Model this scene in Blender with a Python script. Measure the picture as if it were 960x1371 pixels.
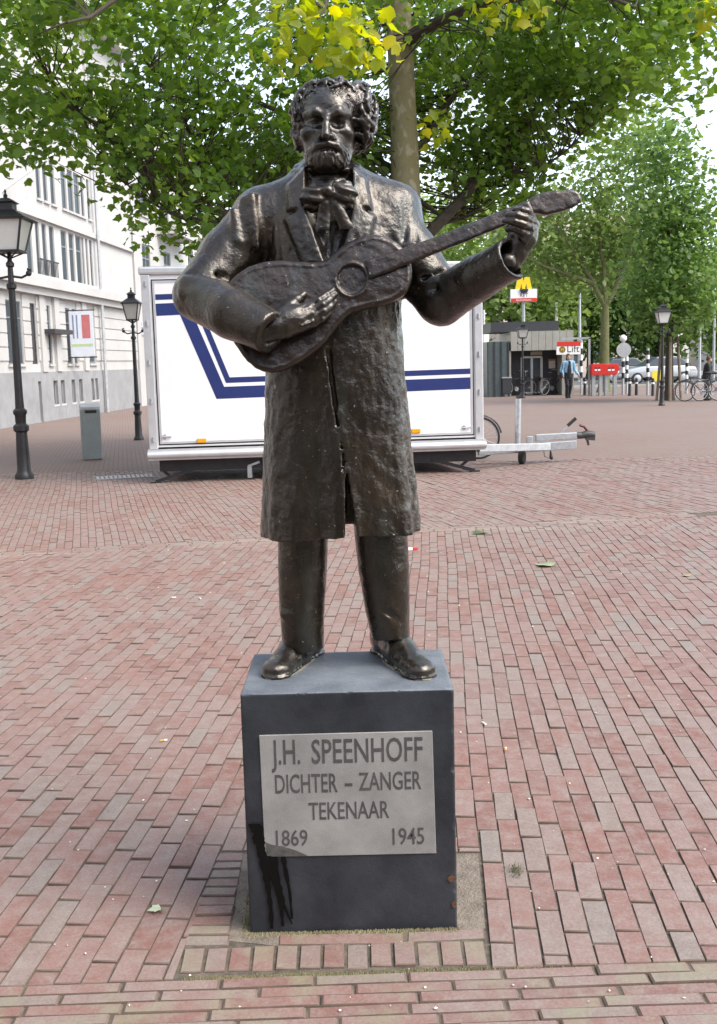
import bpy, bmesh, math, random
import numpy as np
from mathutils import Vector, Matrix
for _o in list(bpy.data.objects): bpy.data.objects.remove(_o, do_unlink=True)
R = math.radians
SC = bpy.context.scene
COL = SC.collection
# ------------------------------------------------------------------ camera
CAM_H, FOC, PITCH, ROLL = 1.60, 1450.0, math.atan(200.5/1450.0), 0.026
W0, H0 = 960.0, 1371.0
_F = Vector((0, math.cos(PITCH), -math.sin(PITCH)))
_U0 = Vector((0, math.sin(PITCH), math.cos(PITCH)))
_R0 = Vector((1, 0, 0))
_CR = _R0*math.cos(ROLL) - _U0*math.sin(ROLL)
_CU = _U0*math.cos(ROLL) + _R0*math.sin(ROLL)
CAMP = Vector((0, 0, CAM_H))
cam_d = bpy.data.cameras.new('camera')
cam = bpy.data.objects.new('camera', cam_d)
COL.objects.link(cam)
_m = Matrix((( _CR.x, _CU.x, -_F.x, 0), (_CR.y, _CU.y, -_F.y, 0), (_CR.z, _CU.z, -_F.z, CAM_H), (0, 0, 0, 1)))
cam.matrix_world = _m
cam_d.sensor_fit = 'VERTICAL'
cam_d.sensor_height = 24.0
cam_d.lens = 24.0*FOC/H0
cam_d.clip_start = 0.05
cam_d.clip_end = 2000
SC.camera = cam

def ray(px, py):
    return _F + _CR*((px-W0/2)/FOC) + _CU*((H0/2-py)/FOC)
def gpt(px, py, z=0.0):
    d = ray(px, py); t = (z-CAM_H)/d.z
    return CAMP + d*t
def ypt(px, py, Y):
    d = ray(px, py); return CAMP + d*(Y/d.y)
def xpt(px, py, X):
    d = ray(px, py); return CAMP + d*(X/d.x)
# ------------------------------------------------------------------ sky, sun, exposure
SUN_EL, SUN_AZ = R(50), R(118)          # azimuth clockwise from +Y: soft light from the right
wld = bpy.data.worlds.new('World'); SC.world = wld; wld.use_nodes = True
_nt = wld.node_tree; _nt.nodes.clear()
_sky = _nt.nodes.new('ShaderNodeTexSky'); _sky.sky_type = 'NISHITA'; _sky.sun_disc = False
_sky.sun_elevation = SUN_EL; _sky.sun_rotation = SUN_AZ
_sky.air_density = 1.0; _sky.dust_density = 1.5; _sky.ozone_density = 1.0
_hs = _nt.nodes.new('ShaderNodeHueSaturation'); _hs.inputs['Saturation'].default_value = 0.58
_bg = _nt.nodes.new('ShaderNodeBackground'); _bg.inputs['Strength'].default_value = 0.15
_ow = _nt.nodes.new('ShaderNodeOutputWorld')
_nt.links.new(_sky.outputs['Color'], _hs.inputs['Color']); _nt.links.new(_hs.outputs['Color'], _bg.inputs['Color'])
_nt.links.new(_bg.outputs['Background'], _ow.inputs['Surface'])
sun_d = bpy.data.lights.new('sun', 'SUN'); sun_d.energy = 1.5; sun_d.angle = R(38); sun_d.color = (1.0, 0.92, 0.80)
sun = bpy.data.objects.new('sun', sun_d); COL.objects.link(sun)
_sd = Vector((math.sin(SUN_AZ)*math.cos(SUN_EL), math.cos(SUN_AZ)*math.cos(SUN_EL), math.sin(SUN_EL)))
sun.rotation_euler = _sd.to_track_quat('Z', 'Y').to_euler(); sun.location = _sd*60
SC.view_settings.view_transform = 'Standard'; SC.view_settings.look = 'None'
SC.view_settings.exposure = 1.5; SC.view_settings.gamma = 1.0; SC.view_settings.use_curve_mapping = False
# ------------------------------------------------------------------ materials
MATS = {}
def mat(name, col, rough=0.6, metal=0.0, var=0.15, vscale=6.0, bump=0.0, bscale=60.0, spec=0.5, col2=None, coat=0.0, rvar=0.0, alpha=1.0, trans=0.0, emit=None):
    if name in MATS: return MATS[name]
    m = bpy.data.materials.new(name); m.use_nodes = True; nt = m.node_tree; N = nt.nodes; L = nt.links
    b = N['Principled BSDF']
    b.inputs['Roughness'].default_value = rough; b.inputs['Metallic'].default_value = metal
    b.inputs['Specular IOR Level'].default_value = spec
    b.inputs['Coat Weight'].default_value = coat
    tc = N.new('ShaderNodeTexCoord')
    nz = N.new('ShaderNodeTexNoise'); nz.inputs['Scale'].default_value = vscale; nz.inputs['Detail'].default_value = 6; nz.inputs['Roughness'].default_value = 0.65
    L.new(tc.outputs['Object'], nz.inputs['Vector'])
    rp = N.new('ShaderNodeValToRGB')
    c2 = col2 if col2 else tuple(c*(1+var) for c in col)
    c1 = tuple(c*(1-var) for c in col) if not col2 else col
    rp.color_ramp.elements[0].position = 0.3; rp.color_ramp.elements[1].position = 0.7
    rp.color_ramp.elements[0].color = (*c1, 1); rp.color_ramp.elements[1].color = (*c2, 1)
    L.new(nz.outputs['Fac'], rp.inputs['Fac']); L.new(rp.outputs['Color'], b.inputs['Base Color'])
    if rvar:
        mr = N.new('ShaderNodeMapRange'); mr.inputs['To Min'].default_value = max(0.02, rough-rvar); mr.inputs['To Max'].default_value = rough+rvar
        n3 = N.new('ShaderNodeTexNoise'); n3.inputs['Scale'].default_value = vscale*2.3; n3.inputs['Detail'].default_value = 4
        L.new(tc.outputs['Object'], n3.inputs['Vector']); L.new(n3.outputs['Fac'], mr.inputs['Value']); L.new(mr.outputs['Result'], b.inputs['Roughness'])
    if bump:
        n2 = N.new('ShaderNodeTexNoise'); n2.inputs['Scale'].default_value = bscale; n2.inputs['Detail'].default_value = 4
        L.new(tc.outputs['Object'], n2.inputs['Vector'])
        bp = N.new('ShaderNodeBump'); bp.inputs['Strength'].default_value = bump; bp.inputs['Distance'].default_value = 0.01
        L.new(n2.outputs['Fac'], bp.inputs['Height']); L.new(bp.outputs['Normal'], b.inputs['Normal'])
    if trans: b.inputs['Transmission Weight'].default_value = trans
    if emit: b.inputs['Emission Color'].default_value = (*emit[:3], 1); b.inputs['Emission Strength'].default_value = emit[3]
    MATS[name] = m
    return m

# ------------------------------------------------------------------ objects
def tag(o, label=None, cat=None, group=None, kind=None):
    if label: o['label'] = label
    if cat: o['category'] = cat
    if group: o['group'] = group
    if kind: o['kind'] = kind
    return o
def thing(name, label, cat, loc=(0, 0, 0), group=None):
    o = bpy.data.objects.new(name, None); o.empty_display_size = 0.2
    o.location = loc; COL.objects.link(o); tag(o, label, cat, group); return o
def rootloc(o):
    p = Vector((0, 0, 0))
    while o is not None: p = p + o.location; o = o.parent
    return p
def link_mesh(name, me, m, parent=None, smooth=False, loc=None):
    o = bpy.data.objects.new(name, me)
    if m is not None:
        for x in (m if isinstance(m, (list, tuple)) else [m]): me.materials.append(x)
    COL.objects.link(o)
    if parent is not None: o.parent = parent
    if smooth and len(me.polygons): me.polygons.foreach_set('use_smooth', [True]*len(me.polygons))
    return o

class MB:
    """collects shapes in world coordinates; build() links them as ONE mesh object whose origin is that of its thing"""
    def __init__(s): s.v = []; s.f = []; s.mi = []; s.m = 0
    def _add(s, vs, fs):
        n = len(s.v); s.v += [tuple(v) for v in vs]; s.f += [tuple(i+n for i in f) for f in fs]; s.mi += [s.m]*len(fs); return s
    def box(s, c, d, rz=0.0, rot=None):
        hx, hy, hz = d[0]/2, d[1]/2, d[2]/2
        M = rot if rot is not None else Matrix.Rotation(rz, 3, 'Z')
        c = Vector(c)
        vs = [c + M @ Vector((x*hx, y*hy, z*hz)) for z in (-1, 1) for y in (-1, 1) for x in (-1, 1)]
        return s._add(vs, [(0, 2, 3, 1), (4, 5, 7, 6), (0, 1, 5, 4), (2, 6, 7, 3), (0, 4, 6, 2), (1, 3, 7, 5)])
    def bar(s, a, b, w, d=None, up=(0, 0, 1)):
        a, b = Vector(a), Vector(b); d = d or w
        z = (b-a); L = z.length; z.normalize(); up = Vector(up)
        if abs(z.dot(up)) > 0.98: up = Vector((0, 1, 0))
        x = up.cross(z).normalized(); y = z.cross(x)
        M = Matrix((x, y, z)).transposed()
        return s.box((a+b)/2, (w, d, L), rot=M)
    def tube(s, pts, r, n=10, caps=True):
        pts = [Vector(p) for p in pts]; k = len(pts)
        rs = r if isinstance(r, (list, tuple)) else [r]*k
        vs = []; prev = None
        for i, p in enumerate(pts):
            t = (pts[min(i+1, k-1)] - pts[max(i-1, 0)]).normalized()
            if prev is None:
                u = t.cross(Vector((0, 0, 1)))
                if u.length < 0.05: u = t.cross(Vector((0, 1, 0)))
            else: u = prev - t*prev.dot(t)
            u.normalize(); prev = u; w = t.cross(u)
            for j in range(n):
                a = 2*math.pi*j/n
                vs.append(p + (u*math.cos(a) + w*math.sin(a))*rs[i])
        fs = []
        for i in range(k-1):
            for j in range(n):
                j2 = (j+1) % n
                fs.append((i*n+j, i*n+j2, (i+1)*n+j2, (i+1)*n+j))
        if caps: fs += [tuple(reversed(range(n))), tuple(range((k-1)*n, k*n))]
        return s._add(vs, fs)
    def lathe(s, prof, c, n=16, axis=None, sq=0):
        """prof [(r, z)]; c base point; axis optional 3x3; sq: 4-sided when n = 4"""
        c = Vector(c); vs = []; k = len(prof)
        M = axis or Matrix.Identity(3); off = math.pi/4 if n == 4 else 0
        for r, z in prof:
            for j in range(n):
                a = 2*math.pi*j/n + off + sq
                vs.append(c + M @ Vector((r*math.cos(a), r*math.sin(a), z)))
        fs = []
        for i in range(k-1):
            for j in range(n):
                j2 = (j+1) % n
                fs.append((i*n+j, i*n+j2, (i+1)*n+j2, (i+1)*n+j))
        fs += [tuple(reversed(range(n))), tuple(range((k-1)*n, k*n))]
        return s._add(vs, fs)
    def torus(s, c, Rr, r, axis, n=28, k=8):
        c = Vector(c); ax = Vector(axis).normalized()
        u = ax.cross(Vector((0, 0, 1)))
        if u.length < 0.05: u = ax.cross(Vector((0, 1, 0)))
        u.normalize(); w = ax.cross(u); vs = []; fs = []
        for i in range(n):
            a = 2*math.pi*i/n; d = u*math.cos(a)+w*math.sin(a)
            for j in range(k):
                b = 2*math.pi*j/k; vs.append(c + d*(Rr+r*math.cos(b)) + ax*(r*math.sin(b)))
        for i in range(n):
            for j in range(k):
                fs.append((i*k+j, ((i+1) % n)*k+j, ((i+1) % n)*k+(j+1) % k, i*k+(j+1) % k))
        return s._add(vs, fs)
    def prism(s, poly, d):
        """poly: 3-D points of a planar outline; d: extrusion vector"""
        p = [Vector(q) for q in poly]; d = Vector(d); n = len(p)
        nr = Vector((0, 0, 0))
        for i in range(n): nr += p[i].cross(p[(i+1) % n])
        if nr.dot(d) > 0: p.reverse()
        vs = p + [q+d for q in p]
        fs = [tuple(range(n)), tuple(reversed(range(n, 2*n)))] + [(i, i+n, (i+1) % n+n, (i+1) % n) for i in range(n)]
        return s._add(vs, fs)
    def sph(s, c, r, n=12, m=8):
        c = Vector(c); r = r if isinstance(r, (tuple, list)) else (r, r, r)
        vs = []; fs = []
        for i in range(m+1):
            t = math.pi*i/m
            for j in range(n):
                a = 2*math.pi*j/n
                vs.append(c + Vector((r[0]*math.sin(t)*math.cos(a), r[1]*math.sin(t)*math.sin(a), r[2]*math.cos(t))))
        for i in range(m):
            for j in range(n): fs.append((i*n+j, (i+1)*n+j, (i+1)*n+(j+1) % n, i*n+(j+1) % n))
        return s._add(vs, fs)
    def build(s, name, m, parent=None, smooth=False, bevel=0.0, seg=2, angle=35):
        off = rootloc(parent) if parent is not None else Vector((0, 0, 0))
        me = bpy.data.meshes.new(name)
        me.from_pydata([(v[0]-off.x, v[1]-off.y, v[2]-off.z) for v in s.v], [], s.f)
        if any(s.mi): me.polygons.foreach_set('material_index', s.mi)
        if bevel:
            bm = bmesh.new(); bm.from_mesh(me)
            bmesh.ops.remove_doubles(bm, verts=bm.verts, dist=1e-5)
            es = [e for e in bm.edges if len(e.link_faces) == 2 and e.calc_face_angle(0) > R(angle)]
            bmesh.ops.bevel(bm, geom=es, offset=bevel, segments=seg, profile=0.5, affect='EDGES', clamp_overlap=True)
            bm.to_mesh(me); bm.free()
        o = link_mesh(name, me, m, parent)
        if smooth:
            me.polygons.foreach_set('use_smooth', [True]*len(me.polygons))
            me.set_sharp_from_angle(angle=R(40))
        me.update()
        return o
def copy_tree(o, parent=None):
    c = o.copy(); COL.objects.link(c); c.parent = parent
    for ch in list(o.children): copy_tree(ch, c)
    return c
def text_mesh(txt, size, xscale=1.0, depth=0.0, align='CENTER', off=0.0, space=1.0):
    cu = bpy.data.curves.new('txt', 'FONT'); cu.body = txt; cu.size = size; cu.extrude = depth; cu.align_x = align; cu.align_y = 'BOTTOM_BASELINE'
    cu.offset = off; cu.space_character = space; cu.resolution_u = 3
    ob = bpy.data.objects.new('txt', cu); COL.objects.link(ob)
    dg = bpy.context.evaluated_depsgraph_get()
    me = bpy.data.meshes.new_from_object(ob.evaluated_get(dg))
    bpy.data.objects.remove(ob); bpy.data.curves.remove(cu)
    for v in me.vertices: v.co.x *= xscale
    return me
def text_obj(name, txt, size, origin, right, up, m, parent, xscale=1.0, depth=0.0005, off=0.0, align='CENTER', space=1.0):
    """writing lying on a surface; right/up are the world directions of the line and of the letters' height"""
    me = text_mesh(txt, size, xscale, depth, align, off, space); me.name = name
    r = Vector(right).normalized(); u = Vector(up).normalized(); n = r.cross(u)
    M = Matrix((r, u, n)).transposed(); o3 = Vector(origin) - (rootloc(parent) if parent else Vector((0, 0, 0)))
    for v in me.vertices: v.co = M @ v.co + o3
    me.materials.clear()
    return link_mesh(name, me, m, parent)

# ------------------------------------------------------------------ signed-distance sculpting
def vnoise(p, scale, seed=0):
    """smooth value noise, p (n,3) -> (n,) in -1..1"""
    rng = np.random.default_rng(seed); T = rng.uniform(-1, 1, 4096).astype(np.float32)
    q = p*scale; i = np.floor(q).astype(np.int64); f = (q-i).astype(np.float32); f = f*f*(3-2*f)
    def h(a, b, c): return T[((a*73856093) ^ (b*19349663) ^ (c*83492791)) & 4095]
    x, y, z = i[:, 0], i[:, 1], i[:, 2]; fx, fy, fz = f[:, 0], f[:, 1], f[:, 2]
    c00 = h(x, y, z)*(1-fx)+h(x+1, y, z)*fx; c10 = h(x, y+1, z)*(1-fx)+h(x+1, y+1, z)*fx
    c01 = h(x, y, z+1)*(1-fx)+h(x+1, y, z+1)*fx; c11 = h(x, y+1, z+1)*(1-fx)+h(x+1, y+1, z+1)*fx
    return (c00*(1-fy)+c10*fy)*(1-fz)+(c01*(1-fy)+c11*fy)*fz
def poly_sdf(X, Z, poly):
    """signed distance to a 2-D polygon, negative inside"""
    d = np.full(np.broadcast(X, Z).shape, 1e9, np.float32); inside = np.zeros(d.shape, bool); n = len(poly)
    for i in range(n):
        ax, az = poly[i]; bx, bz = poly[(i+1) % n]
        ex, ez = bx-ax, bz-az; wx, wz = X-ax, Z-az
        t = np.clip((wx*ex+wz*ez)/(ex*ex+ez*ez+1e-12), 0, 1)
        d = np.minimum(d, (wx-ex*t)**2+(wz-ez*t)**2)
        c = ((az <= Z) & (bz > Z)) | ((bz <= Z) & (az > Z))
        xi = ax + (Z-az)/(ez if abs(ez) > 1e-9 else 1e-9)*ex
        inside ^= c & (X < xi)
    d = np.sqrt(d); return np.where(inside, -d, d)
def smooth_poly(pts, it=2):
    for _ in range(it):
        q = []
        for i in range(len(pts)):
            a, b = pts[i], pts[(i+1) % len(pts)]
            q += [(a[0]*.75+b[0]*.25, a[1]*.75+b[1]*.25), (a[0]*.25+b[0]*.75, a[1]*.25+b[1]*.75)]
        pts = q
    return pts
class SDF:
    def __init__(s, lo, hi, v):
        s.v = v; s.lo = np.array(lo, np.float64); n = np.ceil((np.array(hi)-s.lo)/v).astype(int)+1
        s.n = n; s.D = np.full(n, 0.3, np.float32)
        s.ax = [(s.lo[i]+np.arange(n[i])*v).astype(np.float32) for i in range(3)]
    def win(s, lo, hi):
        i0 = np.clip(np.floor((np.array(lo)-s.lo)/s.v).astype(int), 0, s.n); i1 = np.clip(np.ceil((np.array(hi)-s.lo)/s.v).astype(int)+1, 0, s.n)
        sl = tuple(slice(a, b) for a, b in zip(i0, i1))
        return sl, s.ax[0][sl[0]][:, None, None], s.ax[1][sl[1]][None, :, None], s.ax[2][sl[2]][None, None, :]
    def _mix(s, sl, d, k, mode):
        a = s.D[sl]
        if a.size == 0: return
        if mode == 'add':
            if k > 0:
                h = np.clip(.5+.5*(d-a)/k, 0, 1); s.D[sl] = d*(1-h)+a*h-k*h*(1-h)
            else: s.D[sl] = np.minimum(a, d)
        else:
            d = -d
            if k > 0:
                h = np.clip(.5-.5*(d-a)/k, 0, 1); s.D[sl] = d*(1-h)+a*h+k*h*(1-h)
            else: s.D[sl] = np.maximum(a, d)
    def cap(s, a, b, ra, rb=None, k=0.01, mode='add', sq=(1, 1, 1)):
        rb = ra if rb is None else rb; a = np.array(a, float); b = np.array(b, float); m = max(ra, rb)*max(sq)+k+2*s.v
        sl, x, y, z = s.win(np.minimum(a, b)-m, np.maximum(a, b)+m)
        sx, sy, sz = [1.0/q for q in sq]
        px, py, pz = (x-a[0])*sx, (y-a[1])*sy, (z-a[2])*sz; e = (b-a)*np.array([sx, sy, sz]); ee = max(float(e@e), 1e-12)
        h = np.clip((px*e[0]+py*e[1]+pz*e[2])/ee, 0, 1)
        d = (np.sqrt((px-e[0]*h)**2+(py-e[1]*h)**2+(pz-e[2]*h)**2) - (ra+(rb-ra)*h))*min(sq)
        s._mix(sl, d.astype(np.float32), k, mode)
    def chain(s, pts, rs, k=0.01, mode='add', sq=(1, 1, 1)):
        for i in range(len(pts)-1): s.cap(pts[i], pts[i+1], rs[i], rs[i+1], k, mode, sq)
    def ell(s, c, r, k=0.01, mode='add', rot=None):
        c = np.array(c, float); m = max(r)+k+2*s.v
        sl, x, y, z = s.win(c-m, c+m)
        px, py, pz = x-c[0], y-c[1], z-c[2]
        if rot is not None:
            Q = np.array(rot.transposed())
            px, py, pz = (Q[i][0]*px+Q[i][1]*py+Q[i][2]*pz for i in range(3))
        q = np.sqrt((px/r[0])**2+(py/r[1])**2+(pz/r[2])**2)
        g = np.sqrt((px/r[0]**2)**2+(py/r[1]**2)**2+(pz/r[2]**2)**2)+1e-6
        s._mix(sl, (q*(q-1)/g).astype(np.float32), k, mode)
    def fn(s, lo, hi, f, k=0.0, mode='add'):
        sl, x, y, z = s.win(lo, hi); d = np.broadcast_to(f(x, y, z), s.D[sl].shape).astype(np.float32); s._mix(sl, d, k, mode)
    def push(s, f):
        """change the distance near the surface by f(points)"""
        m = np.abs(s.D) < 3.5*s.v; i = np.argwhere(m)
        p = (s.lo + i*s.v).astype(np.float32); s.D[m] += f(p).astype(np.float32)
    def mesh(s):
        D = s.D; S = D < 0
        nx, ny, nz = D.shape
        c = np.zeros((nx-1, ny-1, nz-1), np.int8)
        for dx in (0, 1):
            for dy in (0, 1):
                for dz in (0, 1): c += S[dx:nx-1+dx, dy:ny-1+dy, dz:nz-1+dz]
        act = (c > 0) & (c < 8); ids = np.argwhere(act)
        idx = np.full(act.shape, -1, np.int32); idx[act] = np.arange(len(ids))
        acc = np.zeros((len(ids), 3)); cnt = np.zeros(len(ids))
        i, j, k = ids.T
        cor = [(0, 0, 0), (1, 0, 0), (0, 1, 0), (1, 1, 0), (0, 0, 1), (1, 0, 1), (0, 1, 1), (1, 1, 1)]
        for a in range(8):
            for ax in range(3):
                A = cor[a]
                if A[ax]: continue
                Bc = list(A); Bc[ax] = 1
                d0 = D[i+A[0], j+A[1], k+A[2]]; d1 = D[i+Bc[0], j+Bc[1], k+Bc[2]]
                cr = (d0 < 0) != (d1 < 0); t = np.where(cr, d0/np.where(cr, d0-d1, 1), 0)
                q = np.tile(np.array(A, float), (len(ids), 1)); q[:, ax] += t
                acc += q*cr[:, None]; cnt += cr
        V = s.lo + (ids + acc/cnt[:, None])*s.v
        F = []
        for ax in range(3):
            sl0 = [slice(None)]*3; sl1 = [slice(None)]*3
            sl0[ax] = slice(0, -1); sl1[ax] = slice(1, None)
            e = S[tuple(sl0)] != S[tuple(sl1)]
            q = np.argwhere(e); u, w = (ax+1) % 3, (ax+2) % 3
            ok = (q[:, u] > 0) & (q[:, w] > 0) & (q[:, u] < D.shape[u]-1) & (q[:, w] < D.shape[w]-1)
            q = q[ok]
            def cid(du, dw):
                r = q.copy(); r[:, u] -= du; r[:, w] -= dw; return idx[r[:, 0], r[:, 1], r[:, 2]]
            quad = np.stack([cid(1, 1), cid(0, 1), cid(0, 0), cid(1, 0)], 1)
            fl = ~S[q[:, 0], q[:, 1], q[:, 2]]
            quad[fl] = quad[fl][:, ::-1]
            F.append(quad)
        return V, np.concatenate(F)
def np_mesh(name, V, F, m, parent=None, smooth=True):
    off = rootloc(parent) if parent is not None else Vector((0, 0, 0))
    me = bpy.data.meshes.new(name); V = (np.asarray(V)-np.array(off)).astype(np.float32); k = F.shape[1]
    me.vertices.add(len(V)); me.vertices.foreach_set('co', V.ravel())
    me.loops.add(F.size); me.loops.foreach_set('vertex_index', F.ravel().astype(np.int32))
    me.polygons.add(len(F)); me.polygons.foreach_set('loop_start', np.arange(len(F), dtype=np.int32)*k)
    me.update(calc_edges=True); me.validate()
    return link_mesh(name, me, m, parent, smooth)
# ------------------------------------------------------------------ paving
Y0 = 2.895; PED_Z = 0.70; PED_X0, PED_X1, PED_D = -0.343, 0.248, 0.42
PED_ROT = 0.006
def brick_mat(name='clay_brick', strip=False):
    m = bpy.data.materials.new(name); m.use_nodes = True; nt = m.node_tree; N = nt.nodes; L = nt.links; b = N['Principled BSDF']
    oi = N.new('ShaderNodeObjectInfo'); ge = N.new('ShaderNodeNewGeometry')
    ad = N.new('ShaderNodeMath'); ad.operation = 'ADD'; fr = N.new('ShaderNodeMath'); fr.operation = 'FRACT'
    L.new(oi.outputs['Random'], ad.inputs[0]); L.new(ge.outputs['Random Per Island'], ad.inputs[1]); L.new(ad.outputs[0], fr.inputs[0])
    rp = N.new('ShaderNodeValToRGB'); rp.color_ramp.interpolation = 'LINEAR'
    cols = [(0, (.170, .078, .062)), (.2, (.200, .094, .075)), (.4, (.212, .110, .090)), (.6, (.216, .130, .110)), (.84, (.210, .142, .122)), (.95, (.200, .150, .128)), (1, (.190, .156, .136))]
    e = rp.color_ramp.elements
    while len(e) < len(cols): e.new(0.5)
    for q, (p, c) in zip(e, cols): q.position = p; q.color = (*c, 1)
    L.new(fr.outputs[0], rp.inputs['Fac'])
    tc = N.new('ShaderNodeTexCoord'); ps = ge.outputs['Position']
    n1 = N.new('ShaderNodeTexNoise'); n1.inputs['Scale'].default_value = 14; n1.inputs['Detail'].default_value = 8; n1.inputs['Roughness'].default_value = .7; L.new(ps, n1.inputs['Vector'])
    mx = N.new('ShaderNodeMix'); mx.data_type = 'RGBA'; mx.blend_type = 'MIX'
    r1 = N.new('ShaderNodeMapRange'); r1.inputs['From Min'].default_value = .42; r1.inputs['From Max'].default_value = .72; r1.inputs['To Max'].default_value = .75; L.new(n1.outputs['Fac'], r1.inputs['Value'])
    L.new(r1.outputs['Result'], mx.inputs['Factor']); L.new(rp.outputs['Color'], mx.inputs['A']); mx.inputs['B'].default_value = (.265, .225, .200, 1)
    # broad wear: dusty and sandy patches metres across
    n2 = N.new('ShaderNodeTexNoise'); n2.inputs['Scale'].default_value = .55; n2.inputs['Detail'].default_value = 5; L.new(ps, n2.inputs['Vector'])
    r2 = N.new('ShaderNodeMapRange'); r2.inputs['From Min'].default_value = .38; r2.inputs['From Max'].default_value = .68; r2.inputs['To Min'].default_value = 0.0; r2.inputs['To Max'].default_value = .45; L.new(n2.outputs['Fac'], r2.inputs['Value'])
    m2 = N.new('ShaderNodeMix'); m2.data_type = 'RGBA'; L.new(r2.outputs['Result'], m2.inputs['Factor']); L.new(mx.outputs['Result'], m2.inputs['A']); m2.inputs['B'].default_value = (.222, .188, .172, 1)
    n4 = N.new('ShaderNodeTexNoise'); n4.inputs['Scale'].default_value = 120; n4.inputs['Detail'].default_value = 3; L.new(ps, n4.inputs['Vector'])
    m3 = N.new('ShaderNodeMix'); m3.data_type = 'RGBA'; m3.blend_type = 'OVERLAY'; m3.inputs['Factor'].default_value = .35; L.new(m2.outputs['Result'], m3.inputs['A']); L.new(n4.outputs['Fac'], m3.inputs['B'])
    # pale sand swept along the plain band across the square
    sb = N.new('ShaderNodeVectorMath'); sb.operation = 'SUBTRACT'; sb.inputs[1].default_value = (-3.142, 9.40, 0); L.new(ps, sb.inputs[0])
    dt = N.new('ShaderNodeVectorMath'); dt.operation = 'DOT_PRODUCT'; dt.inputs[1].default_value = (-.193, .981, 0); L.new(sb.outputs['Vector'], dt.inputs[0])
    ab = N.new('ShaderNodeMath'); ab.operation = 'ABSOLUTE'; L.new(dt.outputs['Value'], ab.inputs[0])
    rs_ = N.new('ShaderNodeMapRange'); rs_.inputs['From Min'].default_value = .55; rs_.inputs['From Max'].default_value = .0; rs_.inputs['To Max'].default_value = .7; L.new(ab.outputs[0], rs_.inputs['Value'])
    mps = N.new('ShaderNodeMapping'); mps.inputs['Scale'].default_value = (.7, 5.0, 1); mps.inputs['Rotation'].default_value = (0, 0, -.19); L.new(ps, mps.inputs['Vector'])
    n6 = N.new('ShaderNodeTexNoise'); n6.inputs['Scale'].default_value = 1.0; n6.inputs['Detail'].default_value = 6; L.new(mps.outputs['Vector'], n6.inputs['Vector'])
    r6 = N.new('ShaderNodeMapRange'); r6.inputs['From Min'].default_value = .45; r6.inputs['From Max'].default_value = .70; L.new(n6.outputs['Fac'], r6.inputs['Value'])
    ml = N.new('ShaderNodeMath'); ml.operation = 'MULTIPLY'; L.new(rs_.outputs['Result'], ml.inputs[0]); L.new(r6.outputs['Result'], ml.inputs[1])
    m6 = N.new('ShaderNodeMix'); m6.data_type = 'RGBA'; L.new(ml.outputs[0], m6.inputs['Factor']); L.new(m3.outputs['Result'], m6.inputs['A']); m6.inputs['B'].default_value = (.30, .26, .215, 1)
    last = m6.outputs['Result']
    if strip:   # moss in and over the joints of the edging
        n5 = N.new('ShaderNodeTexNoise'); n5.inputs['Scale'].default_value = 7; n5.inputs['Detail'].default_value = 6; L.new(ps, n5.inputs['Vector'])
        r5 = N.new('ShaderNodeMapRange'); r5.inputs['From Min'].default_value = .50; r5.inputs['From Max'].default_value = .72; r5.inputs['To Max'].default_value = .7; L.new(n5.outputs['Fac'], r5.inputs['Value'])
        m5 = N.new('ShaderNodeMix'); m5.data_type = 'RGBA'; L.new(r5.outputs['Result'], m5.inputs['Factor']); L.new(last, m5.inputs['A']); m5.inputs['B'].default_value = (.20, .20, .12, 1); last = m5.outputs['Result']
    L.new(last, b.inputs['Base Color'])
    b.inputs['Roughness'].default_value = .62; b.inputs['Specular IOR Level'].default_value = .5
    bp = N.new('ShaderNodeBump'); bp.inputs['Strength'].default_value = .5; bp.inputs['Distance'].default_value = .004
    n3 = N.new('ShaderNodeTexNoise'); n3.inputs['Scale'].default_value = 70; n3.inputs['Detail'].default_value = 6; L.new(ps, n3.inputs['Vector'])
    L.new(n3.outputs['Fac'], bp.inputs['Height']); L.new(bp.outputs['Normal'], b.inputs['Normal'])
    return m
M_BRICK = brick_mat(); M_BRICK2 = brick_mat('mossy_brick', True)
M_EDGE = mat('soiled_brick_edge', (.140, .098, .078), .9, var=.4, vscale=9)
M_SAND = mat('joint_sand', (.10, .085, .065), .95, var=.5, vscale=25, bump=.4, bscale=200)
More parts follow.
